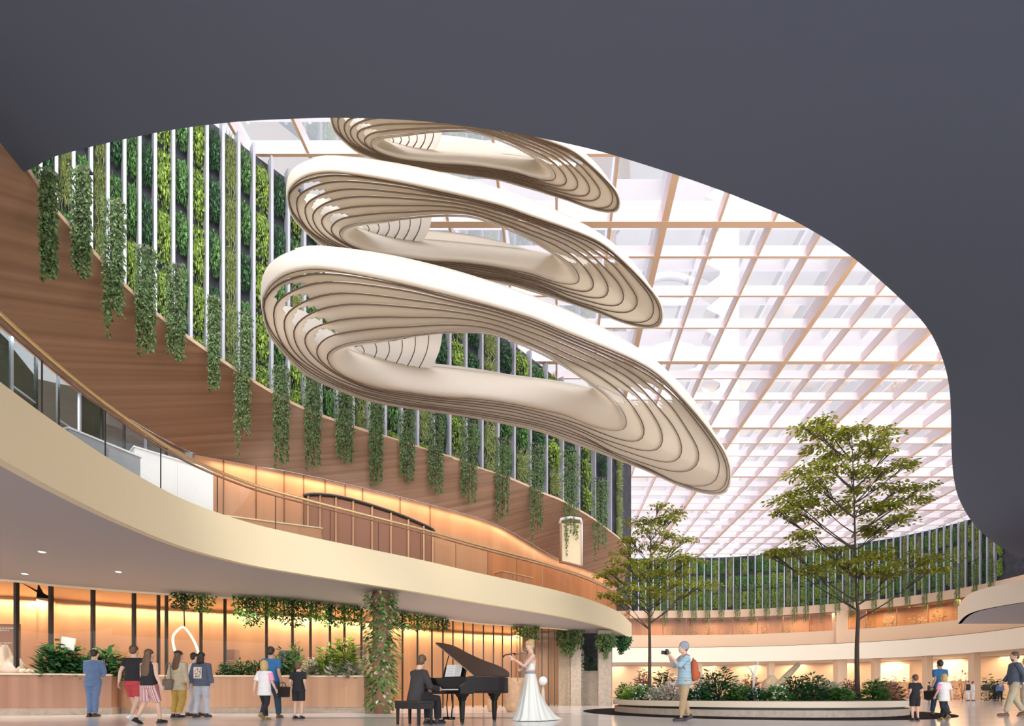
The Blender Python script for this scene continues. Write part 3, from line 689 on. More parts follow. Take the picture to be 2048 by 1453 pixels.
def glazed_screen(lab, a, b, h, z, nm='glazed_screen', nmul=6, gm=M_GLASS, fm=M_BLACK):
    t = thing(nm, lab, 'glass screen'); a = Vector(a); b = Vector(b)
    mesh_obj('glass_pane', [(a.x, a.y, z), (b.x, b.y, z), (b.x, b.y, z+h), (a.x, a.y, z+h)], [(0, 1, 2, 3)], gm, t, False)
    for k in range(nmul+1):
        p = a.lerp(b, k/nmul); MB().box((p.x, p.y, z+h/2), (.06, .06, h)).obj('mullion', fm, t, False)
    MB().tube([(a.x, a.y, z+h), (b.x, b.y, z+h)], .04, 4).obj('head_rail', fm, t, False); return t
gs = thing('gallery_shopfront', 'dark framed glass front of the upper shop under the walnut soffit at the left', 'shopfront')
gq = [p for p in resample(offset(WB, 0.15), 260) if 6.6 < p.y < 16.3 and p.x < -9]
gq = resample(gq, 15); M_DKGL = glassmat('green_reflection_glass', (.35, .42, .38), .06, fres=.3)  # dark green tint paints reflections into these panes
for i in range(14):
    a, b = gq[i], gq[i+1]
    mesh_obj('glass_pane', [(a.x, a.y, zf), (b.x, b.y, zf), (b.x, b.y, EYE+7.76), (a.x, a.y, EYE+7.76)], [(0, 1, 2, 3)], M_DKGL if i < 7 or i == 9 else M_GLASS, gs, False)
    MB().box((a.x, a.y, (zf+EYE+7.76)/2), (.05, .05, EYE+7.76-zf)).obj('mullion', M_BLACK if i % 3 else M_FIN, gs, False)
    if i % 2 == 0: MB().tube([(a.x, a.y, zf+2.3), (b.x, b.y, zf+2.3)], .025, 4).obj('transom', M_FIN, gs, False)
MB().tube([(p.x, p.y, EYE+7.73) for p in gq], .05, 4).obj('head_rail', M_BROWN, gs, False)
for k, (x, y) in enumerate(((-12.9, 8.9), (-13.2, 10.6), (-12.7, 7.4))):
    t = thing('potted_plant', 'leafy dark potted plant behind the gallery glass, %s from the white cabinet' % ['second', 'nearest', 'furthest'][k].replace('nearest', 'first').replace('furthest', 'third'), 'plant', (x, y, zf))
    MB().rings([((0, 0, 0), .16, .16), ((0, 0, .45), .24, .24)]).obj('pot', M_WHITE, t)
    m = MB()
    for _ in range(350):
        a = R.uniform(0, 6.28); el = R.uniform(.1, 1.4); r = R.uniform(.2, .75)
        c = Vector((math.cos(a)*math.cos(el)*r*.9, math.sin(a)*math.cos(el)*r*.9, .8+math.sin(el)*r*2.6)); m.leaf(c, (math.cos(a), math.sin(a), .3), (0, 0, 1), .26, .1)
    m.obj('foliage', L_DARK, t, False)
# downlights in the left soffit
for k, (x, y) in enumerate(((84, 1104), (50, 1148), (237, 1144))):
    p = PH(x, y, 3.34); t = thing('downlight', 'small white downlight in the grey soffit, %s' % ['the largest, nearest the cream fascia', 'next to the wall head at the left', 'above the man in black and the long-haired woman'][k], 'lamp', (p.x, p.y, EYE+3.34))
    MB().tube([(0, 0, 0), (0, 0, -.015)], .06, 16).obj('lens', mat('lamp_lens', (1, 1, 1), emit=(1, .93, .85), estr=6), t); MB().tube([(0, 0, .005), (0, 0, -.01)], .08, 16).obj('trim_ring', M_WHITE, t)

# ================================================================== shopfront mullions, counters
mx = [33, 102, 186, 268, 317, 333, 402, 450, 533, 585, 621, 660, 689, 723, 805, 835, 864, 886, 906, 927, 946, 967, 987, 1005, 1023, 1040, 1055, 1070, 1084, 1097, 1109]
sf = thing('shopfront', 'floor-to-ceiling glass shopfront with slim black mullions under the balcony', 'shopfront')
fc = offset(FAC, 0.05)
for x in mx:
    p = at_ray(fc, x)
    if p: MB().box((p.x, p.y, (EYE+3.34)/2), (0.075 if x < 300 else .05, 0.10, EYE+3.34)).obj('mullion', M_BLACK, sf, False)
fr = resample(fc, 14); SHOPG = glassmat("shop_glass", (.97, .95, .9), .012, fres=.12)
for a, b in zip(fr, fr[1:]):
    mesh_obj("glass_pane", [(a.x, a.y, 0), (b.x, b.y, 0), (b.x, b.y, EYE+3.34), (a.x, a.y, EYE+3.34)], [(0, 1, 2, 3)], SHOPG, sf, False)
MB().tube(z3(resample(offset(FAC, -.12), 60), EYE+3.33), .05, 6).obj('head_trim', M_CREAM2, sf)
def planter_wall(nm, lab, pts, z0, z1, th, m, topm, extra=None):
    t = thing(nm, lab, 'planter'); c = cat([Vector(p) for p in pts], 8)
    band('front_panel', c, z0, z1, th, m, t)
    band('plinth', offset(c, .06), 0, z0, th-.1, M_STONE, t)
    band('rim', offset(c, -.03), z1, z1+.05, .14, topm, t)
    ribbon('soil', z3(offset(c, .1), z1-.05), z3(offset(c, th), z1-.05), M_SOIL, t)
    return t, c
cA, cvA = planter_wall('counter_planter', 'dark brown curved planter wall at the left edge', [(-21, 12.5), (-17.0, 14.3), (-15.0, 14.9), (-13.75, 15.45)], .22, 1.2, .9, M_BROWN, M_CREAM2)
cB, cvB = planter_wall('counter_planter', 'long tan veneered curved planter wall behind the walking visitors', [(-14.0, 16.0), (-12.6, 16.1), (-11.2, 16.3), (-9.5, 16.5), (-7.8, 16.6), (-6.9, 16.55), (-6.35, 16.5)], .2, 1.2, .9, M_TAN, M_CREAM2)

def bush(nm, lab, catg, c, rx, ry, rz_, n, L, m, group=None, W=None, flowers=None, trunk=True):
    t = thing(nm, lab, catg, c, group=group); mb = MB(); fl_ = MB()
    for i in range(n):
        a = R.uniform(0, 2*PI); el = math.asin(R.uniform(-.1, 1)); r = R.uniform(.45, 1)
        p = Vector((math.cos(a)*math.cos(el)*rx*r, math.sin(a)*math.cos(el)*ry*r, max(0.02, math.sin(el)*rz_*r)))
        d = Vector((math.cos(a)+rnd_u(.6), math.sin(a)+rnd_u(.6), R.uniform(-.2, .9)))
        s = R.uniform(.6, 1.3); mb.leaf(p, d, (rnd_u(.5), rnd_u(.5), 1), L*s, (W or L*.42)*s)
        if flowers and i % flowers[1] == 0:
            q = p*1.05; fl_.ell(q, (L*.22, L*.22, L*.2), seg=6, rg=4)
    mb.obj('foliage', m, t, False)
    if flowers: fl_.obj('blossoms', flowers[0], t)
    if trunk:
        s = MB()
        for k in range(5): a = k*1.256; s.tube([(0, 0, -.02), (math.cos(a)*rx*.3, math.sin(a)*ry*.3, rz_*.5), (math.cos(a)*rx*.5, math.sin(a)*ry*.5, rz_*.85)], [.02, .015, .006], 5)
        s.obj('stem', M_BARK, t)
    return t
M_FLW = mat('white_petals', (.9, .85, .84), .5); M_FLP = mat('pink_petals', (.85, .62, .58), .5)
# plants on the left counters  (pixel x, width px, height px, kind, label)
zt = 1.16
def on_counter(cv, x, off=.45):
    c = offset(cv, off); p = at_ray(c, x); return p
CP = [(108, 40, 50, L_DARK, 'dark glossy plant on the brown planter, beside the white sign card', 400, .26),
      (138, 34, 44, L_DARK, 'dark glossy plant on the brown planter, right under the white sign card', 350, .24),
      (168, 30, 38, L_DARK, 'dark glossy plant on the brown planter, at the left of the person in blue', 300, .22),
      (212, 34, 40, L_DARK, 'broad dark plant at the right end of the brown planter, behind the person in blue', 320, .28)]
for x, w_, h_, m, lab, n_, L_ in CP:
    p = on_counter(cvA, x) or Vector((-13.9, 15.9)); k = p.y/1000
    bush('leafy_plant', lab, 'plant', (p.x, p.y, zt), w_*k*.62, .4, h_*k*1.45, n_+150, L_, m)
CP = [(455, 24, 24, L_DARK, 'low dark plant on the tan planter, right of the visitor in the printed jacket', 220, .16),
      (485, 24, 28, L_DARK, 'low dark plant on the tan planter between the printed jacket and the man in blue', 220, .16),
      (512, 24, 30, L_DARK, 'dark plant on the tan planter just left of the man in the blue polo', 220, .16),
      (566, 26, 44, L_DARK, 'dark plant on the tan planter just right of the man in the blue polo', 260, .18),
      (592, 20, 55, L_MID, 'narrow upright plant on the tan planter behind the boy in black', 240, .18),
      (625, 26, 32, L_CREAM, 'pale variegated plant on the tan planter right of the boy in black', 240, .2),
      (655, 30, 50, L_LIME, 'bright lime plant on the tan planter, left one of the lime pair', 340, .24),
      (690, 34, 62, L_LIME, 'tallest bright lime plant on the tan planter, nearest the climbing column', 420, .26),
      (672, 30, 24, L_CREAM, 'low white-leaved plant at the front of the lime plants', 260, .22),
      (706, 24, 26, L_CREAM, 'low white-leaved plant at the right end of the tan planter', 240, .22)]
for x, w_, h_, m, lab, n_, L_ in CP:
    p = on_counter(cvB, x, .3 if m == L_CREAM else .5)
    if p is None: continue
    k = p.y/1000; bush('leafy_plant', lab, 'plant', (p.x, p.y, zt), w_*k*.62, .35, h_*k*1.4, n_+120, L_, m)
# white sign card, stones, leaning slab, small dishes on the brown counter
p = on_counter(cvA, 152, .6); t = thing('sign_card', 'white tilted card standing among the dark plants on the brown planter', 'sign', (p.x, p.y, zt))
MB().box((0, -.25, 1.02), (.42, .03, .38), rot=Matrix.Rotation(.15, 3, 'Y')).obj('card', M_WHITE, t, False); MB().tube([(0, -.24, 0), (0, -.24, .9)], .012, 6).obj('stake', M_BARK, t)
for k, (x, w_, h_) in enumerate(((4, .34, .95), (24, .42, .62), (-14, .4, .5))):
    p = on_counter(cvA, x) or on_counter(cvA, 2); p = Vector((P(x, 1350, p.y).x, p.y)); m = MB()
    m.rings([((0, 0, 0), w_*.7, .22), ((0.02, 0, h_*.25), w_, .3), ((-.02, 0, h_*.55), w_*.75, .26), ((.06, 0, h_*.85), w_*.35, .15), ((.1, 0, h_), w_*.08, .05)], 18)
    o = m.obj('sculpted_stone', mat('pale_boulder', (.62, .52, .44), .7, var=.15, vscale=3, bump=.3, bscale=5), smooth=True); o.location = (p.x, p.y, zt)
    tag(o, ['tall pointed pale stone on the brown planter', 'round-backed pale stone beside the pointed one', 'low pale stone at the very left of the brown planter'][k], 'stone')
for k, x in enumerate((46, 60, 72)):
    p = on_counter(cvA, x, .15); o = MB().rings([((0, 0, 0), .05, .05), ((0, 0, .05), .1, .1), ((0, 0, .12), .07, .07), ((0, 0, .14), .02, .02)], 14).obj('ceramic_bowl', M_CREAM2); o.location = (p.x, p.y, 1.25)
    tag(o, 'small pale covered bowl on the brown planter rim, %s from the stones' % seq(k), 'bowl', 'bowls on the brown planter')
# hanging board at far left inside the shop, golden loop pendant
t = thing('menu_board', 'copper board with pale lines of lettering hanging in the shop at the left edge', 'sign', P(12, 1290, 16.0)+Vector((0, 0, 0)))
MB().box((0, 0, -.1), (0.9, .05, 1.5)).obj('board', mat('board_copper', (.45, .2, .1), .4), t, False)
m = MB()
for k, (zz_, wd) in enumerate(((.52, .7), (.45, .5), (.05, .6), (-.02, .45), (-.3, .5), (-.38, .55), (-.46, .4))):
    x0 = -.38
    while x0 < -.38+wd: s = R.uniform(.03, .09); m.box((x0+s/2, -.03, zz_), (s, .006, .035)); x0 += s+.025
m.obj('lettering', M_WHITE, t, False)
pc = P(369, 1300, 16.9); t = thing('loop_pendant', 'glowing golden loop lamp hanging behind the two visitors in coats', 'lamp', pc)
lp = cat([(-.22, 0, -.35), (-.36, 0, .10), (-.38, 0, .45), (-.18, 0, .70), (0, 0, .74), (.26, 0, .40), (.44, 0, .0), (.48, 0, -.3)], 8)
MB().tube(lp, .035, 8).obj('loop', mat('warm_tube', (1, .8, .5), emit=(1, .75, .4), estr=1.3), t); MB().tube([(0, 0, .78), (-.02, 0, 1.5), (0, 0, EYE+3.3-pc.z)], .018, 6).obj('cable', M_BLACK, t)
# wall of small shop goods glimpsed behind the glass
for k, (x, y0, y1, w_, m) in enumerate(((460, 1300, 1345, 14, M_BROWN), (575, 1302, 1352, 26, M_BACK), (640, 1318, 1350, 30, M_BROWN), (715, 1290, 1350, 18, M_BROWN))):
    Y = at_ray(FAC, x).y+1.8; a = P(x, y0, Y); b = P(x, y1, Y)
    t = thing('display_shelf', 'dark display shelf inside the copper shop, %s' % ['seen beside the printed jacket', 'seen right of the man in blue', 'seen right of the boy in black', 'seen left of the climbing column'][k], 'shelf', (a.x, a.y, 0))
    wq = w_*Y/1000*1.3; MB().box((0, .15, a.z/2), (wq, .3, a.z)).obj('carcass', m, t, False)
    for q in range(4): MB().box((0, 0, a.z*(q+.6)/4.4), (wq*.98, .2, .03)).obj('shelf_board', M_COPPER, t, False)
# hanging foliage under the soffit near the shop glass
HP = [(362, 1190, 1215, 26), (405, 1193, 1222, 32), (485, 1197, 1232, 24), (506, 1198, 1248, 22), (535, 1200, 1232, 26), (560, 1202, 1240, 26), (588, 1205, 1250, 26), (615, 1206, 1238, 26), (640, 1208, 1240, 24), (664, 1212, 1252, 20), (690, 1215, 1248, 18), (714, 1217, 1250, 18), (800, 1226, 1256, 26), (828, 1228, 1256, 26), (856, 1232, 1256, 24), (884, 1236, 1256, 22), (1040, 1255, 1275, 24), (1066, 1257, 1280, 20)]
for i, (x, a, b, w_) in enumerate(HP):
    p = at_ray(FAC, x); Y = p.y-.45; k = Y/1000; W = w_*k; H = (b-a)*k
    t = thing('ceiling_plant', 'leafy hanging plant under the grey soffit, %s from the golden loop lamp side' % seq(i), 'hanging plant', (P(x, a, Y).x, Y, EYE+3.33), group='plants hanging from the soffit')
    m = MB()
    for _ in range(int(170*max(1, W*H*4))):
        c = Vector((rnd_u(W*.6), rnd_u(.25), -R.random()**1.2*H*1.15)); m.leaf(c, (rnd_u(1), rnd_u(1), -.4), (rnd_u(.5), -.5, 1), .16, .07)
    m.obj('foliage', L_MID if i % 3 else L_DARK, t, False); m = MB()
    for s in range(3): m.tube([((s-1)*W*.3, 0, 0), ((s-1)*W*.35, 0, -H*.9)], .012, 4)
    m.obj('stem', M_BARK, t)
# climbing column
Y = 16.4; pc = P(763, 1388, Y); t = thing('green_column', 'column wrapped in climbing foliage behind the pianist', 'planted column', (pc.x, Y, 0))
MB().tube([(0, 0, 0), (0, 0, EYE+3.33)], .28, 14).obj('shaft', M_BROWN, t)
for nm, m_, n_, sd in (('foliage', L_MID, 1500, 0), ('pale_foliage', L_CREAM, 380, 1)):
    m = MB()
    for _ in range(n_):
        z = R.uniform(.15, 4.0); a = R.uniform(0, 6.28); rr = .32+.22*noise.noise(Vector((math.cos(a), z*1.3, math.sin(a))))+R.uniform(0, .16)
        if z < .8 and R.random() < .5: continue
        m.leaf((math.cos(a)*rr, math.sin(a)*rr, z), (math.cos(a)+rnd_u(.5), math.sin(a)+rnd_u(.5), -.5), (0, 0, 1), .2, .085)
    m.obj(nm, m_, t, False)
# white bench-like plinth line right of it, stone vases behind the violinist
def vase(lab, x, yb, s, m, prof, Y):
    p = P(x, yb, Y); o = MB().rings([((0, 0, z*s), r*s, r*s) for r, z in prof], 20).obj('stone_vase', m); o.location = (p.x, Y, 0); tag(o, lab, 'vase'); return o
vase('tall tan stone vase behind the left side of the violinist', 1027, 1395, 1.0, mat('tan_clay', (.55, .34, .2), .6, var=.15), [(.22, 0), (.33, .2), (.3, .6), (.34, .95), (.4, 1.15), (.36, 1.2), (.3, 1.1)], 17.5)
vase('low tan stone vase under the tail of the piano', 985, 1395, .55, mat('tan_clay', (.55, .34, .2)), [(.25, 0), (.36, .3), (.3, .6), (.36, .8), (.33, .85)], 17.8)
t = thing('globe_finial', 'white globe on a slim stand right of the violinist', 'ornament', (P(1086, 1388, 17.0).x, 17.0, 0))
MB().ell((0, 0, 1.08), .15, seg=16, rg=12).obj('globe', M_WHITE, t); MB().tube([(0, 0, 0), (0, 0, .95)], [.12, .04], 12).obj('stand', M_STONE, t)
# portal columns at the end of the shopfront
Yp = 27.2
for k, (x0, x1, m) in enumerate(((1117, 1140, M_STONE), (1141, 1162, M_STONE), (1196, 1222, M_STONE))):
    a = P(x0, 1388, Yp-.3*k).x; b = P(x1, 1388, Yp-.3*k).x
    o = MB().box(((a+b)/2, Yp-.3*k, (EYE+3.34)/2), (b-a, .6, EYE+3.34)).obj('stone_pillar', m, smooth=False); tag(o, ['beige stone pillar at the end of the shopfront, next to the copper wall', 'beige stone pillar draped with foliage at its head', 'beige stone pillar right of the dark portal window'][k], 'pillar', kind='thing')
a = P(1162, 1388, 27.6).x; b = P(1197, 1388, 27.6).x
t = thing('portal_window', 'dark portal window full of shadowed foliage between the stone pillars', 'window')
MB().box(((a+b)/2, 27.7, .95), (b-a, .3, 1.9)).obj('sill_panel', M_STONE, t, False)
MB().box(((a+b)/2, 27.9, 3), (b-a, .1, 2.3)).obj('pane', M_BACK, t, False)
bush('leafy_plant', 'dark shadowed plant in the portal window between the stone pillars', 'plant', ((a+b)/2, 27.6, 1.9), .5, .3, 1.7, 300, .2, L_DARK)
for k, (x, a_, b_, w_) in enumerate(((1140, 1242, 1290, 46), (1212, 1268, 1310, 34), (1243, 1270, 1300, 34))):
    Y = 26.3-.2*k if k < 2 else 29; q = P(x, a_, Y); m = MB(); t = thing('hanging_foliage', ['clump of foliage spilling over the head of the stone pillars', 'clump of foliage right of the dark portal window', 'dark foliage under the tip of the cream balcony'][k], 'hanging plant', (q.x, Y, min(q.z, EYE+3.34)))
    for _ in range(900):
        gx = max(-1, min(1, R.gauss(0, .48))); lob = .55+.45*noise.noise(Vector((gx*3.1+k*5, k*2.7, .3)))
        m.leaf((gx*w_*Y/1800, rnd_u(.3), -R.random()**1.1*(b_-a_)*Y/620*lob*(1.1-.55*abs(gx))), (rnd_u(1), rnd_u(1), -.6), (rnd_u(.4), -.7, .7), .2, .09)
    m.obj('foliage', L_VINE if k < 2 else L_DARK, t, False)
    MB().tube([(0, 0, 0), (0, 0, -.8)], .02, 5).obj('stem', M_BARK, t)
m = MB(); t = thing('climbing_vine', 'pale speckled creeper growing down the stone pillars', 'climbing plant', (P(1152, 1388, 26.7).x, 26.7, 0))
for _ in range(1100): m.leaf((rnd_u(.34)+.05, rnd_u(.05), R.uniform(.05, 3)), (rnd_u(1), -.3, rnd_u(1)), (0, -1, .3), .09, .05)
m.obj('foliage', leafmat('pale_creeper', (.25, .24, .16), (.62, .6, .5)), t, False)

# ================================================================== round planter, black base, trees
pcx, pcy = 6.9, 18.03
t = thing('round_planter', 'large round cream planter with a black shadow gap, in the middle of the hall', 'planter', (pcx, pcy, 0))
def disc(mb, r, z0, z1, seg=96, mi=0): return mb.tube([(0, 0, z0), (0, 0, z1)], r, seg)
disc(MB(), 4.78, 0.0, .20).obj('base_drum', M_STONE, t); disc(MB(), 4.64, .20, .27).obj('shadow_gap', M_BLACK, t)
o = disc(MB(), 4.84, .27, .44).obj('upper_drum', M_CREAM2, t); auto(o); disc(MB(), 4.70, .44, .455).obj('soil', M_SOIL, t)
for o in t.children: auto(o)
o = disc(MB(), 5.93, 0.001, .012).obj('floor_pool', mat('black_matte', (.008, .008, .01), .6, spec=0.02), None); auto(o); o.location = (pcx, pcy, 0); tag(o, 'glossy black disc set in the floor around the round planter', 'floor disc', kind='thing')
def tree(x, y_top, Y, pads, lab, trunk_r, lean, fork_y, leafn, L):
    b = P(x, 1388, Y); b.z = .44; root = thing('slender_tree', lab, 'tree', b)
    def loc(px, py, dy=0): q = P(px, py, Y+dy); return q-b
    top = loc(x+lean, y_top+25)
    tr = [Vector((0, 0, -.02)), loc(x+lean*.1, 1300), loc(x-lean*.1, 1230), loc(x+lean*.2, fork_y), loc(x+lean*.55, (fork_y+y_top)/2), top]
    tr = cat(tr, 6); n_ = len(tr)
    MB().tube(tr, [trunk_r*(1-.88*(i/(n_-1))**.9) for i in range(n_)], 8).obj('trunk', M_BARK, root)
    for j, (px, py, rx, ry) in enumerate(pads):
        dy = R.uniform(-1, 1)*1.2; c = loc(px, py, dy); k = Y/1000
        sy = min(1300, py+35+abs(px-x)*.5); s = min(tr, key=lambda q: abs(q.z-loc(x, sy).z)); 
        br = cat([s, s.lerp(c, .45)+Vector((0, 0, -.12)), c+Vector((0, 0, -.1))], 5)
        m = MB(); m.tube(br, [trunk_r*.34*(1-.8*i/(len(br)-1)) for i in range(len(br))], 6)
        for q in range(6):
            e_ = c+Vector((rnd_u(rx*k*.9), rnd_u(rx*k*.5), rnd_u(ry*k*.3))); m.tube([br[len(br)*2//3], e_.lerp(br[-1], .5)+Vector((0, 0, -.05)), e_], [.012, .009, .004], 4)
        m.obj('branch', M_BARK, root)
        m = MB(); nl = int(leafn*rx*ry/900)+60; ntw = max(4, nl//26); tw_ = []
        for _ in range(ntw):
            a = R.uniform(0, 6.28); r = math.sqrt(R.random()); tw_.append(Vector((math.cos(a)*r*rx*k, math.sin(a)*r*rx*k*.7, rnd_u(ry*k*.55))))
        for _ in range(nl):
            q = R.choice(tw_)+Vector((rnd_u(.26), rnd_u(.26), rnd_u(.05))); q.z -= .25*(q.x/(rx*k+.01))**2*ry*k
            m.leaf(c+q, (q.x+rnd_u(.5), q.y+rnd_u(.5), -.15+rnd_u(.25)), (rnd_u(.5), rnd_u(.5), 1), L*R.uniform(.7, 1.3), L*.55)
        m.obj('foliage', L_TREE, root, False)
    return root
padsA = [(1648,842,24,8),(1612,850,26,8),(1636,862,30,10),(1695,865,32,12),(1768,862,18,6),(1665,885,48,13),(1706,905,44,12),(1760,886,45,11),(1650,913,22,9),(1770,905,24,8),(1660,930,28,8),(1765,936,52,13),(1805,930,20,9),(1610,944,36,12),(1636,955,24,10),(1700,940,24,8),(1750,966,52,12),(1646,974,34,8),(1795,975,30,10),(1576,985,18,6),(1842,970,18,5),(1585,1005,44,14),(1645,1008,48,15),(1715,1012,50,15),(1810,995,46,12),(1775,1010,30,9),(1560,1020,20,8),(1620,1030,36,9),(1770,1045,50,12),(1745,1060,26,9),(1800,1030,22,6),(1620,1066,30,7),(1580,1098,56,16),(1655,1098,40,10),(1690,1120,44,12),(1755,1110,40,14),(1835,1118,60,14),(1545,1105,24,9),(1630,1142,44,11),(1780,1142,50,14),(1720,1140,30,9),(1855,1140,26,8)]
tree(1715, 835, 16.3, padsA, 'taller slender tree with layered olive foliage in the round planter, right side', .085, -12, 1180, 430, .15)
padsB = [(1318,1012,16,5),(1345,1022,22,7),(1338,1036,22,8),(1280,1042,32,9),(1315,1046,28,10),(1300,1060,22,7),(1260,1075,26,8),(1330,1070,24,8),(1364,1078,26,8),(1278,1090,38,8),(1348,1096,24,7),(1250,1100,22,8),(1318,1117,48,10),(1372,1118,36,12),(1250,1120,30,10),(1222,1140,28,9),(1275,1145,44,14),(1330,1142,26,8),(1368,1145,36,8),(1215,1150,18,6),(1236,1165,30,9),(1282,1180,48,13),(1340,1165,30,7),(1392,1170,42,7),(1225,1192,30,10),(1255,1200,30,9),(1365,1185,26,6),(1318,1195,26,7)]
tree(1299, 1010, 19.6, padsB, 'shorter slender tree with layered olive foliage at the left end of the round planter', .075, 4, 1215, 480, .15)

PL = [ # x, Y, half width px, height px, material, flowers, label
 (1248, 19.0, 20, 28, L_MID, None, 'bright green shrub at the left rim of the round planter'),
 (1262, 17.2, 18, 22, L_LIME, None, 'low lime plant at the left rim of the round planter'),
 (1275, 21.0, 16, 46, L_PINK, None, 'rust-coloured shrub left of the shorter tree'),
 (1283, 16.5, 20, 26, L_MID, M_FLW, 'green shrub with white blooms just left of the shorter tree'),
 (1312, 15.6, 22, 26, L_CREAM, M_FLW, 'cream-leaved shrub under the shorter tree'),
 (1326, 20.5, 20, 48, L_DARK, None, 'dark shrub behind the foot of the shorter tree'),
 (1338, 15.2, 22, 28, L_CREAM, M_FLP, 'pink and cream flowering shrub left of the photographer'),
 (1352, 17.5, 22, 36, L_PINK, M_FLW, 'rosy flowering shrub behind the photographer'),
 (1378, 16.0, 20, 22, L_DARK, M_FLW, 'dark shrub with white flowers hidden behind the photographer'),
 (1402, 15.0, 22, 24, L_DARK, M_FLW, 'dark shrub with white flowers right of the photographer'),
 (1408, 18.0, 20, 40, L_CREAM, M_FLP, 'pale shrub right of the orange backpack'),
 (1437, 14.6, 34, 52, L_DARK, None, 'big rounded dark shrub right of the photographer'),
 (1480, 14.3, 24, 26, L_MID, None, 'low green shrub right of the big rounded one'),
 (1502, 17.0, 22, 40, L_PINK, None, 'rust shrub behind the forked pale branch'),
 (1512, 14.2, 20, 22, L_DARK, M_FLW, 'low dark shrub at the foot of the slanting plank'),
 (1558, 14.0, 22, 28, L_MID, M_FLW, 'green shrub right of the slanting plank'),
 (1592, 14.1, 26, 42, L_DARK, None, 'dark rounded shrub, first of the pair left of the taller tree'),
 (1626, 14.3, 26, 44, L_DARK, None, 'dark rounded shrub, second of the pair left of the taller tree'),
 (1655, 15.0, 20, 34, L_CREAM, None, 'pale straw-coloured shrub left of the taller tree'),
 (1680, 14.6, 20, 24, L_MID, None, 'low green shrub at the foot of the taller tree'),
 (1700, 17.5, 20, 34, L_PINK, None, 'rust shrub behind the foot of the taller tree'),
 (1748, 15.4, 22, 36, L_MID, None, 'broad green shrub right of the taller tree'),
 (1772, 15.8, 20, 30, L_PINK, None, 'reddish shrub right of the taller tree'),
 (1797, 16.4, 22, 32, L_DARK, None, 'dark green shrub at the right rim of the round planter')]
for x, Y, hw, hp, m, fl2, lab in PL:
    k = Y/1000; c = P(x, 1388, Y); d = Vector((c.x-pcx, c.y-pcy)); 
    if d.length > 4.4: d = d*(4.35/d.length); c.x = pcx+d.x; c.y = pcy+d.y
    H = (hp-6)*k*1.5
    bush('flowering_shrub' if fl2 else 'shrub', lab, 'shrub', (c.x, c.y, .45), hw*k*1.1, hw*k*.85, H, 620, .16 if hp < 45 else .19, m, flowers=(fl2, 6) if fl2 else None)
# slanting plank, forked branch, rock, in the planter
def stick(nm, lab, catg, pts, r, m, flat=1.0):
    p0 = Vector(pts[0]); o = MB().tube([Vector(p)-p0 for p in pts], r, 8, flat=flat).obj(nm, m); o.location = p0; tag(o, lab, catg); return o
M_DRIFT = mat('pale_driftwood', (.62, .46, .28), .7, var=.2, vscale=4)
stick('driftwood_plank', 'long pale plank slanting up out of the planter shrubs', 'driftwood', [P(1528, 1402, 14.2), P(1560, 1368, 15.2), P(1596, 1330, 16.5)], [.12, .11, .08], M_DRIFT)
t = thing('driftwood_branch', 'thin forked white branch standing among the planter shrubs', 'driftwood', P(1506, 1396, 15.5))
b0 = P(1506, 1396, 15.5)
MB().tube([P(1506, 1396, 15.5)-b0, P(1508, 1350, 15.5)-b0, P(1517, 1322, 15.5)-b0], [.04, .035, .015], 6).obj('main_limb', M_WHITE, t); MB().tube([P(1508, 1352, 15.5)-b0, P(1500, 1337, 15.5)-b0, P(1489, 1332, 15.5)-b0], [.03, .025, .012], 6).obj('side_limb', M_WHITE, t)
for k, (x, Y, w_, h_) in enumerate(((1474, 16.0, .30, .75), (1664, 17.0, .8, .6), (1545, 19, .6, .9))):
    c = P(x, 1388, Y); m = MB().rings([((0, 0, -.02), w_, w_*.7), ((.05, 0, h_*.4), w_*.85, w_*.6), ((-.05, 0, h_*.75), w_*.5, w_*.4), ((-.02, 0, h_), w_*.12, w_*.1)], 12)
    o = m.obj('rock', mat('sandy_rock', (.70, .52, .32), .8, var=.25, vscale=3, bump=.6, bscale=4)); o.location = (c.x, c.y, .45); tag(o, ['tall pointed yellow rock right of the big rounded shrub', 'broad sandy rock left of the taller tree', 'pale rock behind the slanting plank'][k], 'rock')
# far shops: items, planters, furniture
for k, (x, y0, w_, h_, m) in enumerate(((1780, 1372, 60, 40, M_WHITE), (1905, 1372, 70, 50, M_CREAM2))):
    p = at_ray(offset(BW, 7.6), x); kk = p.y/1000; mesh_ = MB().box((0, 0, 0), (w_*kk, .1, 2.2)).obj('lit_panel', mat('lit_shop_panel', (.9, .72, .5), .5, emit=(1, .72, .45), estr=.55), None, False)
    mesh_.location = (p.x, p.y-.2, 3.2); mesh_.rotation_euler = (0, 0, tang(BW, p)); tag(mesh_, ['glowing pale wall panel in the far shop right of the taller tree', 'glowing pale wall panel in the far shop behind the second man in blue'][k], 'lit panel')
for k, (x, w_, h_, m, hz) in enumerate(((1432, 3, 2.6, L_DARK, 0), (1785, 4.0, 3.0, L_PINK, 0), (1820, 2.6, 2.8, L_PINK, 0), (1925, 2.6, 3.2, L_PINK, 0), (1975, 2.2, 2.6, L_DARK, 0), (1990, 1.8, 2.5, L_DARK, 0), (1620, 4, 2.4, L_PINK, 0), (1560, 3.5, 2.4, L_CREAM, 0), (1250, 3, 2.4, L_PINK, 0))):
    p = at_ray(offset(BW, 3.2), x)
    if p is None: continue
    bush('shop_plant', 'indoor shrub in the far shops, %s' % ['above the big rounded planter shrub', 'behind the boy in black at the right', 'just right of the boy in black at the right', 'right of the second man in blue', 'behind the distant dark-clothed visitors', 'at the right of the distant dark-clothed visitors', 'left of the taller tree', 'behind the slanting plank', 'behind the left rim of the planter'][k], 'plant', (p.x, p.y, 0), min(w_, 2.6)*.4, w_*.25, h_, 260, .4, m)
    o = None
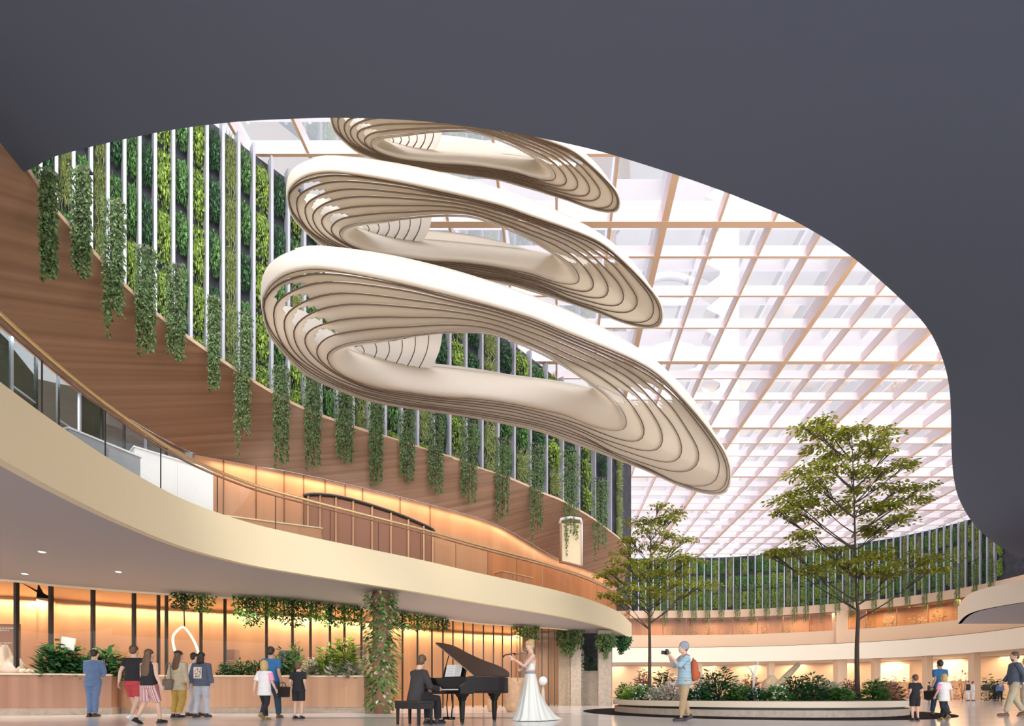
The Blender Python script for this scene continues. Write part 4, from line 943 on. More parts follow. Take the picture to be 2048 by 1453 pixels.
cu = offset(BW, 2.2)
for k, x in enumerate((1350, 1384, 1420, 1452, 1490, 1530, 1575, 1735, 1780, 1835, 1880, 1925)):
    p = at_ray(cu, x)
    if p is None: continue
    bush('gallery_plant', 'pale glowing shrub behind the far upper glazing, %s from the shorter tree' % seq(k), 'plant', (p.x, p.y, EYE+7.7-1.65), 1.0, .7, 3.2, 190, .42, L_CREAM if k % 2 else L_GRASS, group='shrubs behind the far upper glazing')

# ================================================================== people
SK1 = mat('light_skin', (.72, .46, .34), .55); SK2 = mat('tan_skin', (.50, .30, .20), .55)
HB = mat('black_hair', (.025, .018, .014), .5, bump=.5, bscale=60); HBR = mat('brown_hair', (.13, .07, .035), .5, bump=.5, bscale=60); HBL = mat('blond_hair', (.55, .38, .16), .5, bump=.5, bscale=60)
def cloth(nm, c, rough=.85, var=.12): return mat(nm, c, rough, var=var, vscale=9, bump=.25, bscale=14)
C_BLK = cloth('black_cloth', (.018, .018, .022)); C_RED = cloth('red_cloth', (.50, .06, .07)); C_BLUE = cloth('blue_polo_cloth', (.03, .14, .32)); C_JEAN = cloth('dark_jeans', (.03, .07, .12))
C_TAN = cloth('sand_cloth', (.55, .47, .33)); C_KHAKI = cloth('khaki_cloth', (.46, .33, .19)); C_WHT = cloth('white_cloth', (.80, .78, .76), var=.05); C_LJ = cloth('pale_jeans', (.50, .52, .58)); C_SUIT = cloth('slate_blue_suit', (.12, .20, .36))
C_TEAL = cloth('teal_shirt_cloth', (.16, .36, .46)); C_GREY = cloth('grey_knit', (.32, .36, .42)); C_NAVY = cloth('navy_blazer_cloth', (.10, .12, .17)); C_PINK = cloth('pink_cloth', (.85, .35, .55)); C_CHAR = cloth('charcoal_suit_cloth', (.045, .04, .042)); C_OCH = cloth('ochre_cloth', (.5, .33, .08))
S_BLK = mat('black_leather', (.02, .018, .018), .4); S_WHT = mat('white_leather', (.8, .8, .78), .5); S_BRN = mat('brown_leather', (.16, .08, .04), .45)
M_SATIN = mat('ivory_satin', (.78, .80, .74), .38, bump=.1, bscale=10)
def stripes(nm, c1, c2, scale, axis='X'):
    m = bpy.data.materials.new(nm); m.use_nodes = True; n = m.node_tree; b = n.nodes['Principled BSDF']; t = n.nodes.new('ShaderNodeTexCoord'); w_ = n.nodes.new('ShaderNodeTexWave'); w_.bands_direction = axis
    w_.inputs['Scale'].default_value = scale; r = n.nodes.new('ShaderNodeValToRGB'); r.color_ramp.interpolation = 'CONSTANT'; r.color_ramp.elements[0].color = (*c1, 1); r.color_ramp.elements[1].color = (*c2, 1); r.color_ramp.elements[1].position = .55
    n.links.new(t.outputs['Object'], w_.inputs[0]); n.links.new(w_.outputs['Fac'], r.inputs[0]); n.links.new(r.outputs[0], b.inputs['Base Color']); b.inputs['Roughness'].default_value = .8; return m
C_STRIPE = stripes('pink_striped_cloth', (.72, .55, .50), (.42, .16, .18), 9)
C_STRIPB = stripes('blue_striped_cloth', (.16, .36, .46), (.55, .68, .75), 12, 'Z')
def V3(*a): return Vector(a)
def person(lab, X, Y, H, rz, skin, hair, hmat, shirt, trousers, shoes, pose=None, face=False, hs=1.0, vox=.011, extra=None, group=None, z=0.0):
    po = dict(lean=(0, 0, 0), base=(0, 0, 0), eL=(.225, .03, 1.14), wL=(.25, -.03, .90), eR=(-.225, .03, 1.14), wR=(-.25, -.03, .90), kL=(.10, -.02, .50), aL=(.10, .02, .085), kR=(-.10, -.02, .50), aR=(-.10, .02, .085), fL=0, fR=0, tL=0, tR=0, headrz=0, headtilt=0, bulk=1.0)
    po.update(pose or {}); B = Vector(po['base']); Ln = Vector(po['lean']); bk = po['bulk']
    t = thing('person', lab, 'person', (X, Y, z), rz, group=group, scale=H/1.75)
    sp = lambda z_: B+Vector((0, 0, z_))+Ln*max(0, (z_-.86)/.62)
    # body, one continuous surface
    m = MB(); TR = [(.86, .135, .10), (.93, .155, .115), (1.04, .135, .10), (1.14, .128, .095), (1.26, .15, .105), (1.36, .165, .10), (1.42, .13, .08), (1.46, .07, .062), (1.56, .053, .055)]
    m.rings([(sp(z_), rx*bk, ry*bk) for z_, rx, ry in TR], 18)
    hc = sp(1.63)+Vector((0, -.02, 0))+Vector(po.get('head', (0, 0, 0))); M = Matrix.Rotation(po['headrz'], 3, 'Z') @ Matrix.Rotation(po['headtilt'], 3, 'X')
    h_ = lambda x, y, z_: hc+M@Vector((x*hs, y*hs, z_*hs))
    def EL(mb, c, r): mb.ell(h_(*c), tuple(q*hs for q in r), rot=M, seg=16, rg=12)
    EL(m, (0, .012, .025), (.074, .094, .098)); EL(m, (0, -.025, -.04), (.055, .066, .078)); EL(m, (0, -.094, -.015), (.013, .022, .022)); EL(m, (.074, .01, -.01), (.012, .02, .032)); EL(m, (-.074, .01, -.01), (.012, .02, .032)); EL(m, (0, -.07, -.085), (.026, .022, .022))
    m.tube([sp(1.42), hc+Vector((0, .015, -.06))], [.056, .052], 12)
    J = {}
    for s, k in ((1, 'L'), (-1, 'R')):
        sh = sp(1.405)+Vector((s*.165*bk, 0, 0)); e_ = Vector(po['e'+k]); w_ = Vector(po['w'+k]); kn = Vector(po['k'+k]); an = Vector(po['a'+k]); hp = sp(.90)+Vector((s*.085, 0, 0))
        J[k] = (sh, e_, w_, hp, kn, an)
        m.tube([sp(1.40)+Vector((s*.10, 0, 0)), sh, sh.lerp(e_, .5), e_, e_.lerp(w_, .35), w_], [.06, .056, .046, .038, .038, .026], 12)
        d = (w_-e_).normalized(); inn = Vector((-s, -.3, 0)); inn = (inn-d*inn.dot(d)).normalized() if abs(inn.dot(d)) < .95 else Vector((0, -1, 0)); sd = d.cross(inn).normalized()
        m.tube([w_, w_+d*.035, w_+d*.085], [.026, .036, .034], 10, flat=.5, up=inn)
        for q in range(4):
            o_ = sd*(.027-.018*q); b0 = w_+d*.075+o_; L = (.072, .08, .075, .058)[q]; c_ = inn
            m.tube([b0, b0+d*L*.5+c_*L*.10, b0+d*L*.85+c_*L*.42, b0+d*L*.95+c_*L*.75], [.0105, .010, .009, .007], 7)
        b0 = w_+d*.02+sd*.03; m.tube([b0, b0+sd*.022+d*.03+inn*.012, b0+sd*.028+d*.062+inn*.022], [.013, .011, .009], 7)
        m.tube([hp, hp.lerp(kn, .45), kn, kn.lerp(an, .3), an.lerp(kn, .12)], [.088, .075, .054, .054, .036], 12)
        m.tube([an+Vector((0, .015, .03)), an+Vector((0, 0, -.02))], [.036, .036], 10)
    ob = m.obj('body', skin, t); remesh(ob, vox, 2)
    # trousers / shorts / skirt
    if trousers:
        mt, ln, gr = trousers[:3]; m = MB(); m.rings([(sp(z_), (rx+.018)*bk, (ry+.02)*bk) for z_, rx, ry in ((.83, .15, .10), (.93, .16, .115), (1.02, .142, .105))], 18)
        for k in 'LR':
            sh, e_, w_, hp, kn, an = J[k]; path = [hp+Vector((0, 0, .02)), hp.lerp(kn, .45), kn]; rr = [.1+gr, .088+gr, .066+gr]
            if ln > 1:
                f = ln-1; path += [kn.lerp(an, .4*f/1.0), kn.lerp(an, f)]; rr += [.062+gr, .05+gr]
            else: path[2] = hp.lerp(kn, ln); rr[2] = .078+gr
            m.tube(path, rr, 14)
        ob = m.obj(trousers[3] if len(trousers) > 3 else 'trousers', mt, t); remesh(ob, vox*1.05, 2)
    if shirt:
        mt, zb, sl, gr = shirt[:4]; m = MB(); RG = [(z_, rx, ry) for z_, rx, ry in ((zb, .155+gr*.8, .115+gr*.8), ((zb+1.05)/2 if zb < .98 else 1.06, .15+gr*.6, .112+gr*.6), (1.14, .14+gr*.4, .105+gr*.4), (1.26, .155+gr*.3, .112), (1.37, .168+gr*.2, .107), (1.425, .135, .088), (1.465, .078, .07))]
        m.rings([(sp(z_), (rx+.012)*bk, (ry+.014)*bk) for z_, rx, ry in RG], 20)
        if sl > 0:
            for k in 'LR':
                sh, e_, w_, hp, kn, an = J[k]; r0 = .062+gr*.35; ctr = sp(1.40)+(sh-sp(1.405))*.6
                path = [ctr, sh, sh.lerp(e_, min(sl, 1)*.5), sh.lerp(e_, min(sl, 1))]; rr = [r0, r0+.002, r0-.004, r0-.010]
                if sl > 1: path += [e_.lerp(w_, (sl-1)*.5), e_.lerp(w_, sl-1)]; rr += [r0-.014, r0-.020]
                m.tube(path, rr, 14)
        ob = m.obj(shirt[4] if len(shirt) > 4 else 'shirt', mt, t); remesh(ob, vox*1.05, 3)
    for k in 'LR':
        an = J[k][5]; yaw = Matrix.Rotation(po['f'+k], 3, 'Z') @ Matrix.Rotation(po['t'+k], 3, 'X'); c = an+Vector((0, 0, -.085)); q = lambda x, y, z_: an+yaw@Vector((x, y, z_-.085))
        m = MB(); m.tube([q(0, .075, .035), q(0, .03, .045), q(0, -.06, .042), q(0, -.13, .034), q(0, -.185, .028)], [.030, .040, .043, .044, .026], 12, up=(0, 0, 1), flat=.85); m.tube([q(0, .02, .04), q(0, .02, .10)], [.042, .044], 12)
        m.box(q(0, -.045, .008), (.085, .25, .018), rot=yaw); ob = m.obj('shoe', shoes, t); remesh(ob, .009, 1)
    # hair
    if hair:
        m = MB()
        if hair != 'bald':
            EL(m, (0, .03, .045), (.086, .096, .096)); EL(m, (0, .06, .0), (.074, .06, .085))
        if hair.startswith('long'):
            z0 = float(hair[4:] or 1.2); m.rings([(h_(0, .06, -.02), .085, .055), (Vector((hc.x, hc.y+.095, 1.45+B.z)), .10, .05), (Vector((hc.x*.8, hc.y+.12, (1.45+z0)/2+B.z)), .115, .045), (Vector((hc.x*.7, hc.y+.12, z0+.05+B.z)), .09, .035), (Vector((hc.x*.7, hc.y+.12, z0+B.z)), .03, .02)], 16)
        if hair == 'bob':
            EL(m, (0, .045, -.05), (.088, .07, .085)); EL(m, (.06, .02, -.05), (.03, .05, .06)); EL(m, (-.06, .02, -.05), (.03, .05, .06))
        if hair == 'bun': EL(m, (0, .10, .09), (.045, .045, .045)); EL(m, (.05, -.01, .05), (.04, .06, .06)); EL(m, (-.05, -.01, .05), (.04, .06, .06))
        if hair == 'tousled':
            for _ in range(16): a = R.uniform(0, 6.28); EL(m, (math.cos(a)*.055, .03+math.sin(a)*.06, .07+R.uniform(-.04, .05)), (.034, .034, .028))
        if hair == 'bald': EL(m, (0, .02, .04), (.079, .09, .092))
        ob = m.obj('hair', hmat, t); remesh(ob, .010, 2)
    if face:
        m = MB()
        for s in (1, -1):
            m.ell(h_(s*.029, -.077, .012), .0105*hs, seg=8, rg=6, mi=0); m.ell(h_(s*.029, -.085, .012), .0055*hs, seg=8, rg=6, mi=1); m.tube([h_(s*.014, -.088, .034), h_(s*.030, -.088, .039), h_(s*.045, -.078, .034)], .0035*hs, 5, mi=1)
        m.tube([h_(-.021, -.083, -.052), h_(0, -.091, -.053), h_(.021, -.083, -.052)], .0048*hs, 6, mi=2)
        m.obj('face_features', [mat('eye_white', (.8, .78, .75)), mat('iris_dark', (.03, .02, .015)), mat('lip_red', (.45, .16, .13))], t)
    if extra: extra(t, sp, J, h_)
    return t
def px(x, Y): return (x-1113)/1000*Y
WALK = dict(kL=(.09, -.13, .51), aL=(.08, -.24, .09), kR=(-.09, .02, .50), aR=(-.09, .22, .13), tR=.45, eL=(.22, .10, 1.14), wL=(.24, .12, .90), eR=(-.22, -.03, 1.14), wR=(-.24, -.16, .93))
WALK2 = dict(kR=(-.09, -.13, .51), aR=(-.08, -.22, .09), kL=(.09, .02, .50), aL=(.09, .22, .13), tL=.45, eR=(-.22, .08, 1.14), wR=(-.25, .08, .90), eL=(.22, -.03, 1.14), wL=(.24, -.14, .93))
# 1 slate-blue figure
person('person in a slim slate-blue suit standing at the dark brown planter', px(186, 14.0), 14.0, 1.9, PI+.25, SK1, 'short', HB, (C_SUIT, .78, 1.9, .012, 'long_coat'), (C_SUIT, 1.95, .004), S_BLK,
       dict(lean=(0, -.05, 0), eL=(.20, -.08, 1.15), wL=(.10, -.24, 1.05), eR=(-.20, -.08, 1.15), wR=(-.08, -.24, 1.05), kL=(.06, 0, .5), aL=(.06, .02, .085), kR=(-.06, 0, .5), aR=(-.06, .02, .085)))
# 2 man in black t-shirt and red shorts
person('man in a black t-shirt and red shorts walking away beside the long-haired woman', px(268, 11.8), 11.8, 1.78, PI+.1, SK1, 'short', HBR, (C_BLK, .93, .55, .03), (C_RED, .82, .022, 'shorts'), S_WHT, WALK)
# 3 woman long hair
person('woman with very long dark hair, black top and pink striped shorts walking away', px(298, 10.8), 10.8, 1.60, PI-.1, SK1, 'long1.08', HBR, (C_BLK, .90, 0.0, .03, 'tank_top'), (C_STRIPE, .98, .018, 'shorts'), S_BLK,
       dict(WALK2, eR=(-.25, .06, 1.14), wR=(-.33, .02, .90)))
def bag_thing(nm, lab, catg, loc, rz, dims, m, handle=.16, rounded=.03):
    t = thing(nm, lab, catg, loc, rz); ob = MB().box((0, 0, dims[2]/2), dims, taper=.92).obj('pouch', m, t, False); bev(ob, rounded, 3)
    hp = cat([(-dims[0]*.28, 0, dims[2]-.02), (-dims[0]*.2, 0, dims[2]+handle*.8), (0, 0, dims[2]+handle), (dims[0]*.2, 0, dims[2]+handle*.8), (dims[0]*.28, 0, dims[2]-.02)], 4)
    MB().tube(hp, .010, 6).obj('handle', m, t); MB().box((0, -dims[1]/2-.004, dims[2]*.55), (dims[0]*.5, .012, .05)).obj('flap_strap', m, t, False); return t
bag_thing('handbag', 'bright blue handbag hanging between the man in red shorts and the long-haired woman', 'bag', (px(268, 11.8)+.26, 11.98, .54), .3, (.22, .10, .28), mat('blue_bag_leather', (.10, .14, .60), .4), .14, .05)
# 4 woman in tan coat, dark cap
person('woman in a loose sand-coloured coat and dark cap with wavy hair down her back', px(357, 13.6), 13.6, 1.80, PI-.15, SK1, 'long1.22', HBR, (C_TAN, .72, 1.85, .06, 'coat'), (C_OCH, 1.85, .02), S_BLK,
       dict(aL=(.14, .0, .085), kL=(.12, -.04, .5), aR=(-.10, .1, .085)),
       extra=lambda t, sp, J, h_: remesh((lambda m: (m.ell(h_(0, .03, .085), (.095, .105, .06)), m.tube([h_(0, .0, .05), h_(0, -.10, .055)], [.08, .06], 12, flat=.2, up=(0, 0, 1)), m.obj('cap', S_BLK, t))[-1])(MB()), .01, 2))
bag_thing('shoulder_bag', 'sand and black shoulder bag at the left hip of the woman in the sand-coloured coat', 'bag', (px(336, 13.4), 13.4, .74), .2, (.26, .14, .30), mat('sand_black_bag', (.16, .13, .09), .5), .45, .05)
# 5 person in dark printed jacket
def jacket_print(t, sp, J, h_):
    m = MB(); y = .172; m.box((0, y, 1.19), (.20, .006, .30), mi=0)
    for _ in range(60):
        c = ((R.uniform(-.075, .075)), y+.004, R.uniform(1.07, 1.31)); m.ell(c, (R.uniform(.006, .016), .003, R.uniform(.006, .022)), seg=6, rg=4, mi=R.choice([1, 2, 3, 3]))
    m.obj('back_print', [mat('print_white', (.75, .73, .68)), mat('print_yellow', (.75, .55, .15)), mat('print_red', (.55, .12, .12)), mat('print_grey', (.12, .12, .14))], t, False)
person('dark-haired person in a charcoal jacket with a pale print on the back', px(403, 13.7), 13.7, 1.78, PI+.1, SK1, 'long1.42', HB, (C_NAVY, .84, 1.9, .05, 'jacket'), (C_LJ, 1.95, .015), S_BLK,
       dict(aL=(.12, .06, .085), aR=(-.12, -.04, .085)), extra=jacket_print)
person('dark-haired person in a white top mostly hidden behind the printed jacket', px(389, 14.4), 14.4, 1.82, PI-.6, SK1, 'short', HB, (C_WHT, .92, 1.0, .03), (C_LJ, 1.9, .02), S_BLK, dict(aL=(.14, .1, .085), aR=(-.12, -.1, .085)))
# 6 man in blue polo with bag (twice in the picture), girl, boy
def family(mx_, mY, mH, gx, gY, gH, bx, bY, bH, s, who):
    pose = dict(WALK2 if s > 0 else WALK); pose.update(dict(wR=(-.27, .04, .90)) if s > 0 else dict(wL=(.27, .04, .90)))
    person('man in a blue polo carrying a black bag, '+who, px(mx_, mY), mY, mH, PI+.05*s, SK2, 'short', HB, (C_BLUE, .90, .72, .035), (C_JEAN, 1.95, .012), S_BRN, pose)
    k = mH/1.75; dx = .29*s*k
    bag_thing('briefcase', 'black bag of the man in blue, '+who, 'bag', (px(mx_, mY)+dx, mY-.02, .80*k-.30), 1.2*s, (.40, .12, .28), S_BLK, .10, .02)
    def two_tone(t, sp, J, h_):
        m = MB(); q = J['R' if s > 0 else 'L']; m.tube([q[0]+Vector((0, 0, .006)), q[0].lerp(q[1], .85)], [.082, .076], 14); ob = m.obj('pink_sleeve', C_PINK, t); remesh(ob, .012, 2)
    person('blond girl in a white and pink t-shirt, '+who, px(gx, gY), gY, gH, PI-.1*s, SK1, 'bob', HBL, (C_WHT, .74, .85, .045), (C_BLK, 1.9, .004, 'leggings'), mat('olive_sneaker', (.3, .22, .08), .6),
           dict(WALK if s > 0 else WALK2, aR=(-.09, .26, .20) if s > 0 else (-.08, -.2, .09), aL=(.08, -.2, .09) if s > 0 else (.09, .26, .20)), hs=1.18, extra=two_tone)
    person('boy in black t-shirt and shorts, '+who, px(bx, bY), bY, bH, PI, SK1, 'short', HBR, (C_BLK, .84, .7, .03), (C_BLK, .86, .016, 'shorts'), S_BLK,
           dict(eL=(.23, .08, 1.14), wL=(.20, -.06, .96), eR=(-.23, .08, 1.14), wR=(-.20, -.06, .96)), hs=1.18)
family(542, 13.0, 1.86, 529, 12.0, 1.42, 597, 12.9, 1.45, 1, 'by the tan planter')
family(1880, 15.2, 1.66, 1888, 11.9, 1.10, 1830, 12.1, 1.09, -1, 'at the right of the round planter')
# photographer
def bean(t, sp, J, h_):
    m = MB(); m.ell(h_(0, .035, .07), (.098, .112, .09), seg=16, rg=12); m.ell(h_(0, .09, .03), (.08, .06, .07)); m.tube([h_(0, -.03, .055), h_(0, .09, .0)], [.088, .086], 14); remesh(m.obj('beanie', C_GREY, t), .01, 2)
    m = MB()
    for s in (1, -1): m.tube(cat([sp(1.45)+Vector((s*.10, .08, 0)), sp(1.47)+Vector((s*.11, -.03, 0)), sp(1.3)+Vector((s*.13, -.13, 0)), sp(1.12)+Vector((s*.15, -.02, 0)), sp(1.08)+Vector((s*.12, .11, 0))], 4), .014, 6)
    m.obj('shoulder_straps', mat('rust_strap', (.45, .10, .04), .6), t)
phx, phY = px(1369, 11.9), 11.9
person('photographer in a teal shirt, khaki trousers and grey beanie aiming a camera to the left', phx, phY, 1.86, -PI/2+.15, SK1, 'short', HBR, (C_STRIPB, .80, 1.15, .045), (C_KHAKI, 1.9, .012), S_BLK,
       dict(eL=(.17, -.20, 1.22), wL=(.06, -.36, 1.45), eR=(-.17, -.20, 1.24), wR=(-.05, -.34, 1.47), kL=(.09, -.06, .5), aL=(.09, -.12, .085), kR=(-.09, .0, .50), aR=(-.09, .14, .12), tR=.35, head=(0, -.02, .0)), face=True, extra=bean)
d_ = Vector((math.sin(-PI/2+.15), -math.cos(-PI/2+.15)))
t = thing('camera', 'black camera held up by the photographer in the beanie', 'camera', (phx+d_.x*.44, phY+d_.y*.44, 1.62), -PI/2+.15)
bev(MB().box((0, 0, 0), (.14, .07, .10)).obj('camera_body', S_BLK, t, False), .01); MB().tube([(0, -.03, 0), (0, -.13, 0)], [.042, .045], 16).obj('lens', M_BLACK, t); MB().box((0, 0, .065), (.05, .05, .035)).obj('viewfinder', S_BLK, t, False); MB().tube([(0, -.128, 0), (0, -.134, 0)], .036, 16).obj('lens_glass', mat('lens_grey', (.3, .32, .36), .1), t)
b = -d_; t = thing('backpack', 'rust orange backpack worn by the photographer', 'backpack', (phx+b.x*.235, phY+b.y*.235, .98), -PI/2+.15)
m = MB(); m.ell((0, 0, .22), (.15, .10, .27), seg=18, rg=12); m.ell((0, .05, .12), (.12, .08, .14)); remesh(m.obj('pack', mat('rust_orange_canvas', (.52, .12, .045), .7, bump=.3), t), .014, 3)
bev(MB().box((0, .12, .12), (.16, .03, .14)).obj('front_pocket', mat('rust_orange_canvas', (.5, .1, .04)), t, False), .012); MB().tube(cat([(-.04, -.02, .47), (0, -.02, .52), (.04, -.02, .47)], 4), .008, 6).obj('grab_loop', S_BLK, t)
# man in blazer, pale person at the edge
person('bearded man in a navy blazer and beige trousers at the right edge', px(2030, 14.4), 14.4, 1.84, -PI/2-.35, SK1, 'short', HBR, (C_NAVY, .86, 1.9, .035, 'blazer'), (C_TAN, 1.93, .012), S_BRN, dict(WALK, headtilt=.25), face=True,
       extra=lambda t, sp, J, h_: remesh((lambda m: (m.ell(h_(0, -.045, -.075), (.05, .05, .045)), m.obj('beard', HBR, t))[-1])(MB()), .01, 2))
person('person in pale clothes cut off by the right edge behind the navy blazer', px(2054, 15.6), 15.6, 1.78, PI+.3, SK1, 'short', HBR, (C_WHT, .80, 1.9, .04), (C_TAN, 1.9, .02), S_BRN)
# distant visitors
for x, Y, H, sh_, tr, hm, lab in ((1936, 43, 1.75, C_CHAR, C_WHT, HBR, 'distant visitor in white trousers and dark top by the far shop'), (1946, 43.5, 1.7, C_WHT, C_WHT, HB, 'distant visitor all in white beside the one in the dark top'),
                                 (1972, 44, 1.75, C_CHAR, C_KHAKI, HB, 'distant visitor in charcoal top and khaki trousers at the far right shop'), (1990, 43, 1.7, C_BLK, C_BLK, HBR, 'distant visitor all in black at the far right shop'), (2000, 42.5, 1.7, C_SUIT, C_BLK, HB, 'distant visitor in slate top and black trousers at the far right shop'),
                                 (1858, 46, 1.7, C_CHAR, C_CHAR, HB, 'distant dark-clothed visitor left of the second man in blue')):
    person(lab, px(x, Y), Y, H, R.uniform(0, 6), SK1, 'short', hm, (sh_, .9, 1.9, .03), (tr, 1.9, .015), S_BLK, vox=.025)

# ================================================================== grand piano, bench, pianist
phi = -.664; LACQ = mat('black_lacquer', (.008, .007, .007), .22, spec=.35); LACQ2 = mat('red_black_lacquer', (.035, .010, .007), .25, spec=.3); BRASS = mat('brass', (.75, .5, .2), .25, 1.0)
Bc = Vector((-2.0, 10.45)); v_ = Vector((math.cos(phi), math.sin(phi))); org = Bc-v_*.74
pt = thing('grand_piano', 'black lacquered grand piano with raised lid on the pale floor', 'piano', (org.x, org.y, 0), phi)
outl = cat([(-.74, .36), (-.74, .62), (-.62, .86), (-.30, 1.02), (.0, 1.25), (.22, 1.52), (.46, 1.62), (.66, 1.52), (.74, 1.30), (.74, .9), (.74, .36)], 5)
def prism(pts, z0, z1, hole=None):
    m = MB(); n = len(pts); v = [Vector((p[0], p[1], z0)) for p in pts]+[Vector((p[0], p[1], z1)) for p in pts]
    m.add(v, [tuple(range(n-1, -1, -1)), tuple(range(n, 2*n))]+[(i, (i+1) % n, n+(i+1) % n, n+i) for i in range(n)]); return m
outl = [Vector((p[0], p[1], 0)) for p in cat([Vector((*q[:2], 0)) for q in [(-.74, .36), (-.74, .62), (-.62, .86), (-.30, 1.02), (.0, 1.25), (.22, 1.52), (.46, 1.62), (.66, 1.52), (.74, 1.30), (.74, .9), (.74, .36)]], 5)]
def offp(ps, d):
    c = Vector((.15, .85, 0)); return [p+(c-p).normalized()*d for p in ps]
m = MB(); n = len(outl); inn = offp(outl, .045)
v = [Vector((p.x, p.y, z)) for z in (.68, 1.02) for p in outl]+[Vector((p.x, p.y, z)) for z in (1.02, .68) for p in inn]
f = []
for i in range(n-1):
    for a in range(4): b_ = (a+1) % 4; f.append((a*n+i, a*n+i+1, b_*n+i+1, b_*n+i))
f += [(0, n, 2*n, 3*n), (n-1, 4*n-1, 3*n-1, 2*n-1)]
auto(m.add(v, f).obj('rim', LACQ, pt), 35)
auto(prism(outl, .66, .70).obj('bottom_board', LACQ2, pt), 35)
auto(prism(offp(outl, .05), .90, .92).obj('soundboard', mat('gold_plate', (.62, .42, .14), .3, .6), pt), 35)
bev(MB().box((0, .17, .68), (1.48, .40, .08)).obj('keybed', LACQ, pt, False), .008)
MB().box((0, .36, .86), (1.40, .03, .30)).obj('fallboard', LACQ, pt, False)
for s in (-1, 1):
    pr = cat([(0, -.03, .72), (0, -.035, .77), (0, .04, .84), (0, .12, .88), (0, .16, .96), (0, .24, 1.02), (0, .38, 1.02)], 4); m = MB(); nn_ = len(pr)
    poly_ = [Vector((0, p[1], p[2])) for p in pr]+[Vector((0, .38, .66)), Vector((0, -.03, .66))]; k_ = len(poly_)
    m.add([p+Vector((s*.74-.035, 0, 0)) for p in poly_]+[p+Vector((s*.74+.02, 0, 0)) for p in poly_], [tuple(range(k_-1, -1, -1)), tuple(range(k_, 2*k_))]+[(i, (i+1) % k_, k_+(i+1) % k_, k_+i) for i in range(k_)]); auto(m.obj('cheek', LACQ, pt), 30)
kw = 1.33/52; m = MB()
for i in range(52): m.box((-.665+kw*(i+.5), .09, .735), (kw*.93, .16, .025))
m.obj('white_keys', mat('ivory_key', (.85, .84, .8), .25), pt, False); m = MB()
for i in range(51):
    if i % 7 not in (1, 4): m.box((-.665+kw*(i+1), .13, .755), (kw*.5, .10, .022))
m.obj('black_keys', LACQ, pt, False)
th = math.radians(31)
def lidp(p, dz=0): x = .74-p.x; return Vector((.74-x*math.cos(th)-dz*math.sin(th)*0, p.y, 1.03+x*math.sin(th)+dz))
lo = [Vector((p.x*1.02, p.y*1.01, 0)) for p in outl]; n = len(lo)
m = MB(); m.add([lidp(p) for p in lo]+[lidp(p, .028) for p in lo], [tuple(range(n)), tuple(range(2*n-1, n-1, -1))]+[(i, (i+1) % n, n+(i+1) % n, n+i) for i in range(n)]); auto(m.obj('lid', LACQ2, pt), 35)
MB().tube([lidp(Vector((-.76, .37, 0)), .0), lidp(Vector((.74, .37, 0)), 0)], .014, 6).obj('lid_edge', mat('pale_edge', (.35, .25, .17), .3), pt)
MB().tube([Vector((-.62, .62, .98)), lidp(Vector((-.60, .70, 0)))], .012, 6).obj('prop_stick', LACQ, pt)
for lx, ly in ((-.62, .16), (.60, .16), (.42, 1.30)):
    m = MB()
    for z0, z1, w0, w1 in ((.0, .03, .05, .05), (.03, .10, .06, .07), (.10, .50, .075, .10), (.50, .58, .12, .15), (.58, .67, .17, .24)):
        m.add([(lx+a*w0/2, ly+b_*w0/2, z0) for a, b_ in ((-1, -1), (1, -1), (1, 1), (-1, 1))]+[(lx+a*w1/2, ly+b_*w1/2, z1) for a, b_ in ((-1, -1), (1, -1), (1, 1), (-1, 1))], [(0, 3, 2, 1), (4, 5, 6, 7), (0, 1, 5, 4), (1, 2, 6, 5), (2, 3, 7, 6), (3, 0, 4, 7)])
    lg = m.obj('leg', LACQ, pt, False); bev(lg, .008); MB().tube([(lx-.02, ly, .025), (lx+.02, ly, .025)], .025, 10).obj('caster', BRASS, lg)
m = MB(); m.tube([(-.06, .32, .66), (-.10, .32, .4), (-.06, .32, .12)], .014, 6).tube([(.06, .32, .66), (.10, .32, .4), (.06, .32, .12)], .014, 6).box((0, .30, .10), (.26, .14, .06)); m.obj('pedal_lyre', LACQ, pt)
m = MB()
for k in range(3): m.box((-.06+.06*k, .19, .07), (.025, .14, .014))
m.obj('pedals', BRASS, pt, False)
MB().box((0, .47, 1.13), (.75, .02, .24), rot=Matrix.Rotation(-.25, 3, 'X')).box((0, .44, 1.01), (.75, .09, .02)).obj('music_desk', LACQ, pt, False)
def w2(p): c, s = math.cos(phi), math.sin(phi); return Vector((org.x+p[0]*c-p[1]*s, org.y+p[0]*s+p[1]*c, p[2]))
q = w2((.02, .41, 1.03)); t = thing('sheet_music', 'open book of sheet music on the desk of the grand piano', 'book', q, phi)
for s in (-1, 1):
    m = MB(); m.add([(0, .01, 0), (s*.26, -.03, 0.0), (s*.26, .04, .27), (0, .08, .27), (0, .022, 0), (s*.26, -.018, 0), (s*.26, .052, .27), (0, .092, .27)], [(0, 1, 2, 3), (7, 6, 5, 4), (0, 4, 5, 1), (1, 5, 6, 2), (2, 6, 7, 3), (3, 7, 4, 0)]); m.obj('page', M_WHITE, t, False)
    m = MB()
    for k in range(6): z = .04+k*.036; y = .01-.02*.5+z*.26; m.add([(s*.03, y-.006, z), (s*.23, y-.034, z), (s*.23, y-.033, z+.004), (s*.03, y-.005, z+.004)], [(0, 1, 2, 3)])
    m.obj('staves', C_GREY, t, False)
M2 = w2((0, -.62, 0)); bt2 = thing('piano_bench', 'black padded piano bench under the seated pianist', 'bench', (M2.x, M2.y, 0), phi)
bev(MB().box((0, 0, .47), (.82, .40, .06)).obj('cushion', S_BLK, bt2, False), .02, 3); MB().box((0, 0, .39), (.80, .38, .11)).obj('apron', LACQ, bt2, False)
